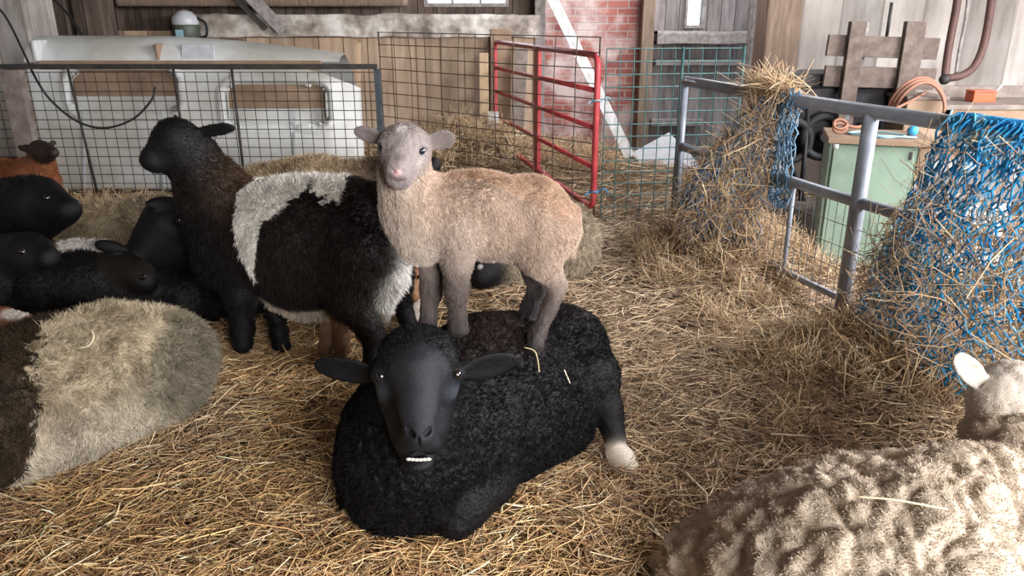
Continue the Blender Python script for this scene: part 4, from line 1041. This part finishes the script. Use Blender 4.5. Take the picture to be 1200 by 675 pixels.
MB().plank((-.02, -.128, .02), (-.02, -.128, .09), .07, .01).build('label_patch', M_pblue, t)
MB().tube(curve_pts([(.10, 0, .20), (.19, 0, .15), (.19, 0, .04), (.12, 0, .01)], 12), .014, 6).build('handle', M_rubber, t)
# ---- window sky panes glow is the sky itself; glass panes
for nm, a in (('window_3', (xw0+f, xw1-f, YB+.04, YB+.045, zs+f, zw1-f)), ('window_4', (v0+.025, v1-.025, YB+.05, YB+.055, vz+.03, vt-.03))):
    o = MB().box(*a).build(nm, glass); o['kind'] = 'structure'

# ---- grey gate on the right
Gd = np.array([.306, -.952, 0]); Gn = np.array([-.952, -.306, 0])
G0 = np.array([1.02, 4.66, 0])
def gg(s, z, o=0): return G0+Gd*s+UP*z+Gn*o
GT, GM = .935, .555
t = thing('metal_gate', 'grey galvanised pipe gate with wire mesh below its middle rail', 'gate', loc=tuple(gg(1.3, 0))); lc = tuple(-np.array(t.location))
MB().tube(curve_pts([gg(0, GT), gg(1.2, GT-.01), gg(2.9, GT)], 12), .030, 16).build('top_rail', M_galv, t, loc=lc)
MB().tube([gg(0, GM), gg(1.4, GM-.01), gg(2.9, GM)], .025, 12).build('middle_rail', M_galv, t, loc=lc)
MB().tube([gg(0, .10), gg(2.9, .10)], .016, 10).build('bottom_rail', M_galv, t, loc=lc)
MB().tube([gg(-.004, .0), gg(-.004, GT)], .0225, 12).build('end_post', M_galv, t, loc=lc)
MB().tube([gg(1.51, .0), gg(1.51, GT-.02)], .032, 14).build('upright', M_galv, t, loc=lc)
MB().tube([gg(1.08, .0), gg(1.08, GM-.01)], .012, 8).build('upright', M_galv, t, loc=lc)
MB().tube([gg(2.88, .0), gg(2.88, GT)], .0225, 12).build('end_post', M_galv, t, loc=lc)
mb = MB()
for i in range(58): s = .04+i*.05; mb.tube([gg(s, .02), gg(s, GM)], .0018, 4, caps=False)
for j in range(6): z = .03+j*.10; mb.tube([gg(.02, z, .003), gg(2.88, z, .003)], .0018, 4, caps=False)
mb.build('wire_mesh', M_wire, t, loc=lc)

# ================================================================== CLUTTER BEHIND THE GREY GATE
def rbox(c, sx, sy, sz, ang): 
    """box with its base centre at c, turned by ang"""
    u = np.array([math.cos(ang), math.sin(ang), 0]); v = np.array([-u[1], u[0], 0]); c = np.asarray(c, float)
    return (c+UP*sz/2, u*sx/2, v*sy/2, UP*sz/2)
gang = -.30
c0 = W(1020, 300, 4.22); c0[2] = 0
gc = np.array([1.93, 4.16, 0])
def loc_(dx, dy, dz=0, c=None): 
    u = np.array([math.cos(gang), math.sin(gang), 0]); v = np.array([-u[1], u[0], 0]); return (gc if c is None else c)+u*dx+v*dy+UP*dz
ua = np.array([math.cos(gang), math.sin(gang), 0]); va = np.array([-ua[1], ua[0], 0])
t = thing('metal_cabinet', 'pale green metal cabinet with brown worn top behind the grey gate', 'cabinet', loc=tuple(gc)); lc = tuple(-gc)
MB().obox(loc_(0, .02, .34), ua*.215, va*.18, UP*.33).build('body', M_green, t, loc=lc, bevel=.006)
dr = MB().obox(loc_(0, -.17, .36), ua*.195, va*.008, UP*.30).build('door', M_green, t, loc=lc, bevel=.003)
MB().obox(loc_(.235, -.15, .36), ua*.022, va*.02, UP*.33).build('corner_strip', M_card, t, loc=lc)
MB().obox(loc_(.02, .0, .685), ua*.25, va*.21, UP*.014).build('top_panel', M_card, t, loc=lc, bevel=.003)
MB().obox(loc_(.175, -.180, .62), ua*.006, va*.006, UP*.02).build('handle', M_iron, dr)
gc2 = loc_(.50, .10)
t = thing('metal_cabinet', 'small grey metal cabinet with dark top right of the pale green cabinet', 'cabinet', loc=tuple(gc2)); lc = tuple(-gc2)
MB().obox(loc_(.50, .10, .30), ua*.20, va*.18, UP*.30).build('body', M_wplast, t, loc=lc, bevel=.006)
MB().obox(loc_(.50, .10, .612), ua*.22, va*.20, UP*.012).build('top_panel', M_card, t, loc=lc)
dr = MB().obox(loc_(.50, -.09, .47), ua*.18, va*.012, UP*.08).build('drawer', M_greyw, t, loc=lc, bevel=.004)
MB().obox(loc_(.50, -.11, .47), ua*.05, va*.008, UP*.008).build('handle', M_iron, dr)
o = MB().tube(curve_pts([loc_(-.05, -.1, .705), loc_(.05, -.15, .705), loc_(.15, -.08, .707), loc_(.08, .0, .71), loc_(-.04, .05, .705), loc_(-.12, -.05, .705), loc_(.0, -.14, .712), loc_(.2, -.12, .706)], 50), .006, 6).build('cord', M_pblue); tag(o, 'pale blue cord lying loosely on the green cabinet', 'cord')
o = uv_ball(.028).build('blue_cap', M_blue, loc=tuple(loc_(.2, .02, .722))); tag(o, 'small blue knob on the right end of the green cabinet', 'knob')
cc = W(984, 152, 3.98)
o = MB().tube([cc+.035*np.array([math.cos(a), .3*math.sin(a), math.sin(a)*.8])+[0, 0, .003*a] for a in np.linspace(0, 4*PI, 30)]+curve_pts([cc+[.03, 0, .02], W(1010, 148, 4.0), W(1040, 132, 4.2), W(1068, 118, 4.5), W(1085, 108, 4.9)], 14), .008, 6).build('extension_cord', M_cord); tag(o, 'orange brown extension cord trailing from the green cabinet corner', 'cord')
o = lathe([(0, 0), (.013, 0), (.014, .02), (0, .022)]).build('plug', M_wplast, loc=tuple(W(979, 174, 3.95))); tag(o, 'small white plug hanging at the corner of the green cabinet', 'plug')
# workbench
YW = 5.0
bx0, bx1 = X(1076, YW), 3.85
t = thing('workbench', 'wooden workbench along the whitewashed wall, orange box on top', 'workbench', loc=(3.2, YW, 0)); lc = (-3.2, -YW, 0)
zb = Z(118, YW)
MB().box(bx0, bx1, YW-.25, YW+.25, zb-.03, zb).build('worktop', M_woodg, t, loc=lc, bevel=.004)
MB().box(bx0, bx1, YW+.2, YW+.24, zb, Z(101, YW+.2)).build('back_board', M_woodg, t, loc=lc, bevel=.004)
MB().box(bx0+.02, bx1, YW-.24, YW-.21, zb-.16, zb-.03).build('apron', M_card, t, loc=lc)
for x in (bx0+.05, bx1-.08):
    for y in (-.21, .19): MB().box(x, x+.06, YW+y-.03, YW+y+.03, 0, zb-.03).build('leg', M_woodg, t, loc=lc)
p = W(1146, 128, YW-.05)
t = thing('toolbox', 'small orange box on the workbench under the pipes', 'box', loc=(p[0], p[1], zb)); 
MB().box(-.07, .07, -.05, .05, 0, .055).build('body', M_orange, t, bevel=.004); MB().box(-.072, .072, -.052, .052, .057, .07).build('lid', M_orange, t, bevel=.003)
MB().tube([(.07, 0, .03), (.12, -.01, .11)], .007, 6).build('handle', M_wplast, t)
p = W(1082, 105, 4.6)
o = MB()
for k in range(3): o.tube([p+np.array([(.14+.012*k)*math.cos(a), .02*k+.03*math.sin(a*2), (.13+.012*k)*math.sin(a)-.09]) for a in np.linspace(-.3, 3.5, 26)], .010, 6)
o = o.build('cord_coil', M_cord); tag(o, 'coil of orange brown cord hooked over the end of the workbench', 'cord')
t = thing('wooden_box', 'brown wooden box below the cord coil beside the workbench', 'box', loc=tuple(W(1078, 130, 4.75)*[1, 1, 0]+[0, 0, .0])); lc = tuple(-np.array(t.location))
MB().box(X(1062, 4.75), X(1108, 4.75), 4.70, 4.95, 0, Z(116, 4.75)).build('body', M_card, t, loc=lc, bevel=.008)
MB().box(X(1060, 4.75), X(1110, 4.75), 4.69, 4.96, Z(116, 4.75), Z(112, 4.75)).build('lid', M_woodg, t, loc=lc, bevel=.004)
M_rack = noise_mat('brown_rack_wood', [(.3, (.085, .065, .055)), (.6, (.15, .115, .098)), (.85, (.21, .17, .15))], scale=(3, 3, 3), nscale=6, rough=.85)
YS = 4.93
t = thing('wooden_rack', 'weathered wooden rack with two uprights and two crossbars before the whitewashed wall', 'rack', loc=(X(1030, YS), YS, .5)); lc = tuple(-np.array(t.location))
for a, b_ in ((983, 1001), (1046, 1069)):
    MB().box(X(a, YS), X(b_, YS), YS-.06, YS-.01, .3, Z(25, YS)).build('post', M_rack, t, loc=lc, bevel=.004)
    MB().box(X(a+14, YS), X(b_+16, YS), YS+.10, YS+.14, .3, Z(26, YS+.1)).build('rear_post', M_greyw, t, loc=lc, bevel=.004)
for (a, b_, y0, y1) in ((970, 1107, 65, 43), (966, 1103, 102, 78)): 
    pa, pb = W(a, (y0+y1)/2+-1, YS), W(b_, (y0+y1)/2+4, YS-.1); MB().plank(pa+[0, .01, 0], pb+[0, .08, 0], .125, .03, (0, -1, 0)).build('crossbar', M_rack, t, loc=lc, bevel=.004)
# pipes on the wall
t = thing('wall_pipes', 'brown pipes running down the whitewashed wall and joining in a bend', 'pipe', loc=tuple(W(1130, 90, 5.4))); lc = tuple(-np.array(t.location))
MB().tube(curve_pts([W(1124, -40, 5.45), W(1122, 0, 5.45), W(1112, 55, 5.42), W(1107, 92, 5.38)], 20), .026, 10).build('pipe', M_pipe, t, loc=lc)
MB().tube(curve_pts([W(1166, -40, 5.45), W(1162, 0, 5.45), W(1154, 48, 5.42), W(1143, 76, 5.38), W(1128, 88, 5.36), W(1110, 92, 5.36)], 30), .026, 10).build('pipe', M_pipe, t, loc=lc)
MB().tube(curve_pts([W(1137, -30, 5.5), W(1132, 20, 5.5), W(1124, 60, 5.48), W(1120, 88, 5.42)], 12), .011, 8).build('conduit', M_greyw, t, loc=lc)
uv_ball(.036).build('joint', M_iron, t, loc=tuple(W(1107, 93, 5.36)+np.array(lc)))
o = MB().tube([W(1045, 3, 5.35), W(1039, 44, 5.33)], .012, 6).build('rod', M_iron); tag(o, 'black rod against the whitewashed wall above the wooden rack', 'rod')
# dark machine beneath
t = thing('machine', 'black farm machine in the shade behind the far hay net', 'machine', loc=(2.0, 5.1, 0)); lc = (-2.0, -5.1, 0)
xm0, xm1 = X(912, 5.1), X(1062, 5.1)
MB().box(xm0, xm1, 5.0, 5.45, .42, Z(92, 5.2)).build('body', M_engine, t, loc=lc, bevel=.03)
MB().box(xm0+.02, xm1-.02, 4.98, 5.4, Z(100, 5)-.02, Z(86, 5)+.0).build('cover', M_rubber, t, loc=lc, bevel=.02)
for px, py in ((925, 165), (965, 160), (1010, 150)):
    c = W(px, py, 4.95); o = MB(); o.tube([c+.13*np.array([math.cos(a), 0, math.sin(a)]) for a in np.linspace(0, 2*PI, 25)[:-1]], .028, 8, closed=True); o.tube([c+[0, -.03, 0], c+[0, .12, 0]], .03, 10); o.build('wheel', M_rubber, t, loc=lc)
for a, b_ in ((905, 950), (948, 936), (990, 975)): MB().tube([W(a, 120, 4.95), W(b_, 262, 4.9)], .016, 6).build('strut', M_engine, t, loc=lc)
o = MB().tube([W(994, 134, 4.55), W(966, 235, 4.3)], .011, 6).build('metal_rod', M_wire); tag(o, 'grey rod leaning left of the green cabinet', 'rod')
o = MB().box(X(905, 4.9), X(975, 4.9), 4.7, 5.0, 0, .16).build('timber_baulk', M_woodg, bevel=.01); tag(o, 'timber baulk on the ground behind the grey gate', 'timber')
o = MB().plank(W(938, 300, 4.3)*[1, 1, 0]+[0, 0, .12], W(990, 292, 4.55)*[1, 1, 0]+[0, 0, .13], .12, .03, (0, 0, 1)).build('timber_board', M_woodg, bevel=.004); tag(o, 'brown board lying low beside the green cabinet', 'board')

# ================================================================== HAY
def hay_blob(name, pts, n, L, parent=None, loc=(0, 0, 0), dark=.3, updir=(0, 0, -1), al=.5, wid=(.0012, .0026)):
    """stalks scattered about a list of (centre, radius, weight)"""
    w = np.array([p[2] for p in pts], float); w /= w.sum(); i = RNG.choice(len(pts), n, p=w)
    c = np.array([p[0] for p in pts])[i]; r = np.array([p[1] for p in pts])[i]
    if r.ndim == 1: r = r[:, None]
    P = c+RNG.normal(size=(n, 3))*r*.55; D = RNG.normal(size=(n, 3))+np.asarray(updir)*al*RNG.uniform(0, 2, (n, 1))
    P[:, 2] = np.maximum(P[:, 2], .015); ln = np.clip(RNG.gamma(3, L/3, n), .02, L*2.4); wd = RNG.uniform(*wid, n)
    return link(name, straw_mesh(name, P-np.asarray(loc), D, ln, wd, np.clip(lerp(straw_cols(n, dark), straw_cols(n, dark).mean(1, keepdims=True)*np.array([1.38, 1.1, .84]), .4), 0, .95), bend=.18), STRAW, parent)
def net(root, fn, nu, nv, r, mat, loc, seed=0, wob=.01):
    mb = MB()
    for s in (-1, 1):
        for k in range(nu):
            pts = []
            for j in range(nv+1):
                v = j/nv; u = (k/nu+s*v*.5) % 2; u = u if u <= 1 else 2-u
                p = np.asarray(fn(u, v), float); q = np.array([[u*7, v*9, k*.37+s+seed]]); 
                p = p+wob*np.array([vnoise(q, 2.1, 1)[0], vnoise(q, 2.1, 2)[0], vnoise(q, 2.1, 3)[0]])
                z = (s*((j % 2)*2-1))*.004; pts.append(p+np.array([z, 0, 0]))
            mb.tube(pts, r, 4, caps=False)
    return mb.build('netting', mat, root, loc=tuple(-np.asarray(loc)))
def net_mat(name, c1, c2, c3):
    m = noise_mat(name, [(.36, c1), (.52, c2), (.66, c3)], nscale=16, detail=4, rough=.65, bump=.4, bdist=.004); return m
M_netb = net_mat('blue_net', (.015, .20, .50), (.03, .38, .74), (.34, .52, .62))
M_netd = net_mat('dusty_net', (.05, .09, .15), (.15, .19, .25), (.30, .28, .26))
M_netl = net_mat('faded_blue_net', (.06, .13, .22), (.14, .25, .36), (.30, .34, .36))
# near net: hung over the gate's rail, spreading to the ground
def near(u, v):
    top = gg(lerp(1.93, 2.75, u), GT+.03, .03)
    bot = gg(lerp(1.68, 3.0, u), .10, lerp(.10, .26, math.sin(PI*min(1, u*1.2))))
    bul = .13*math.sin(PI*v**.8)*math.sin(PI*min(1, .1+u)); p = top+(bot-top)*v**(1.0)+Gn*bul
    p = p-Gd*.0+UP*.05*math.sin(PI*v)*(-1 if u < .2 else 0)
    return p
r0 = gg(2.2, 0)
t = thing('hay_net', 'bright blue hay net hung over the grey gate at the right edge, stuffed with hay', 'hay net', loc=tuple(r0))
net(t, near, 38, 44, .0042, M_netb, r0, 1, .016)
MB()
def over(u, v):   # the part folded over the rail
    a = PI*(v-.1); p = gg(lerp(1.93, 2.75, u), GT, 0)+Gn*.034*math.cos(a)+UP*.034*max(0, math.sin(a)); 
    return p if v < .9 else p-UP*(v-.9)*1.6
net(t, over, 46, 10, .0042, M_netb, r0, 2, .004)
pts = [(near(u, v)-Gn*.06, .07, .4+v) for u in np.linspace(.1, .95, 9) for v in np.linspace(.35, 1, 9)]
hay_blob('hay', pts, 3800, .12, t, r0, dark=.5)
pts = [(near(u, v)+Gn*.02, .05, .3+v*1.2) for u in np.linspace(.03, .95, 9) for v in np.linspace(.1, 1, 9)]
o = hay_blob('hay', pts, 1500, .13, t, r0, dark=.2)
# far net
def farn(u, v):
    tw = lerp(.10, .62, v**1.2); s = .86-.22*v; p = gg(s+(u-.5)*tw, lerp(GT+.02, .08, v), .04+.20*math.sin(PI*v**1.3)*math.sin(PI*u)+.22*v*math.sin(PI*u))
    return p
r1 = gg(.7, 0)
t = thing('hay_net', 'dusty dark blue hay net hanging midway along the grey gate, hay sprouting from it', 'hay net', loc=tuple(r1))
net(t, farn, 26, 34, .0045, M_netd, r1, 5, .02)
net(t, lambda u, v: gg(1.0+(u-.5)*.15, lerp(GT+.03, .42, v), .02), 10, 20, .0042, M_netl, r1, 6, .03)
net(t, lambda u, v: gg(.86+(u-.5)*.16, lerp(GT+.02, GT-.3, v), -.03+.05*(1-v)), 12, 10, .0045, M_netd, r1, 7, .012)
pts = [(farn(u, v)-Gn*.04, .06, .4+v) for u in np.linspace(.1, .9, 7) for v in np.linspace(.0, 1, 12)]
hay_blob('hay', pts, 5200, .11, t, r1, dark=.3, al=.6)
pts = [(gg(.86+dx, GT+.04, .02), (.05, .05, .035), 1) for dx in (-.12, -.04, .04, .1)]
hay_blob('hay', pts, 420, .15, t, r1, dark=0, updir=(-.4, -.2, .5), al=1)
# heaps
def heap(label, pts, n, L=.11, **k):
    o = hay_blob('hay_heap', pts, n, L, None, **k); o['kind'] = 'stuff'; o['label'] = label
pts = [(np.array([x, y, float(hgt(np.array([x]), np.array([y]))[0])+.02]), (.10, .10, .05), 1) for x, y in [(RNG.normal(1.13, .26), RNG.normal(3.95, .30)) for _ in range(60)]]
heap('heap of loose hay at the foot of the far hay net', pts, 8000)
pts = [(np.array([x, y, float(hgt(np.array([x]), np.array([y]))[0])+.02]), (.10, .10, .05), 1) for x, y in [(RNG.normal(1.5, .24), RNG.normal(2.75, .28)) for _ in range(60)]]
heap('heap of loose hay at the foot of the bright blue hay net', pts, 8000)
pts = [(np.array([x, y, max(.05, float(hgt(np.array([x]), np.array([y]))[0]))]), (.14, .10, .10), 1) for x, y in [(RNG.uniform(-1.3, .9), RNG.normal(7.2, .25)) for _ in range(70)]]
heap('old hay banked against the tan boards behind the stock panel', pts, 8000, L=.14, wid=(.002, .0045))
pts = [(np.array([x, 4.9+.3*RNG.random(), .06]), (.10, .10, .05), 1) for x in RNG.uniform(-3.0, -.8, 50)]
heap('hay banked along the foot of the black wire fence', pts, 6000, L=.12, wid=(.0018, .0035))

# ---- single stalks lying on the animals
def stalk(ctrl, r, label, col=(.72, .58, .33)):
    o = MB().tube(curve_pts(ctrl, 14), r, 5).build('straw_stalk', STRAW)
    me = o.data; ca = me.color_attributes.new('Col', 'FLOAT_COLOR', 'POINT')
    ca.data.foreach_set('color', np.tile(np.array([*col, 1], np.float32), len(me.vertices)))
    tag(o, label, 'straw')
# ================================================================== single stalks
stalk([W(614, 407, 1.96), W(626, 411, 1.95), W(630, 421, 1.94), W(632, 436, 1.91)], .0014, 'pale straw stalk under the hind hoof of the tan lamb')
stalk([W(661, 433, 2.03), W(664, 440, 2.02), W(668, 449, 2.01)], .002, 'short pale straw on the flank of the black ewe', (.75, .66, .48))
stalk([W(107, 386, 2.08), W(110, 395, 2.06), W(104, 405, 2.05), W(92, 408, 2.05)], .0022, 'curved pale straw stalk on the back of the beige fleecy sheep', (.75, .66, .45))
stalk([W(1005, 582, 1.14), W(1050, 586, 1.13), W(1110, 597, 1.13)], .0018, 'long straw stalk lying on the cream sheep near the right corner', (.72, .6, .36))
# ================================================================== LIGHT, SKY, CAMERA
w = bpy.data.worlds.new('sky'); bpy.context.scene.world = w; w.use_nodes = True
bg = w.node_tree.nodes['Background']; bg.inputs['Color'].default_value = (.80, .90, 1.0, 1); bg.inputs['Strength'].default_value = 3.2
def area(name, loc, tgt, sx, sy, energy, col):
    l = bpy.data.lights.new(name, 'AREA'); l.shape = 'RECTANGLE'; l.size = sx; l.size_y = sy; l.energy = energy; l.color = col
    o = bpy.data.objects.new(name, l); C.objects.link(o); o.location = loc
    import mathutils
    o.rotation_euler = (mathutils.Vector(tgt)-mathutils.Vector(loc)).to_track_quat('-Z', 'Y').to_euler(); return o
area('doorway_daylight', (2.5, -2.3, 1.95), (1.2, 3.0, .3), 3.0, 1.4, 330, (1.0, .97, .93))
area('side_window_daylight', (4.7, 3.0, 2.15), (0.9, 4.2, .2), 3.8, .9, 520, (.97, .97, 1.0))
area('window_daylight', (-.35, 8.35, 1.75), (0, 5, .4), 1.0, .5, 14, (.9, .95, 1.0))
area('back_wall_fill', (1.6, 6.9, 2.6), (.2, 7.0, .3), 1.8, .9, 85, (.95, .97, 1.0))  # added fill lamp under the closed ceiling, brightens the back walls
cam = bpy.data.cameras.new('camera'); cam.sensor_width = 36; cam.lens = 36*FPX/1200; cam.clip_start = .05
co = bpy.data.objects.new('camera', cam); C.objects.link(co); co.location = (0, 0, H_CAM); co.rotation_euler = (PI/2-PITCH, 0, 0)
sc = bpy.context.scene; sc.camera = co
sc.view_settings.view_transform = 'Standard'; sc.view_settings.look = 'None'; sc.view_settings.exposure = 0.4; sc.view_settings.gamma = 1; sc.view_settings.use_curve_mapping = False
sc.cycles.max_bounces = 6; sc.cycles.diffuse_bounces = 3; sc.cycles.use_denoising = True
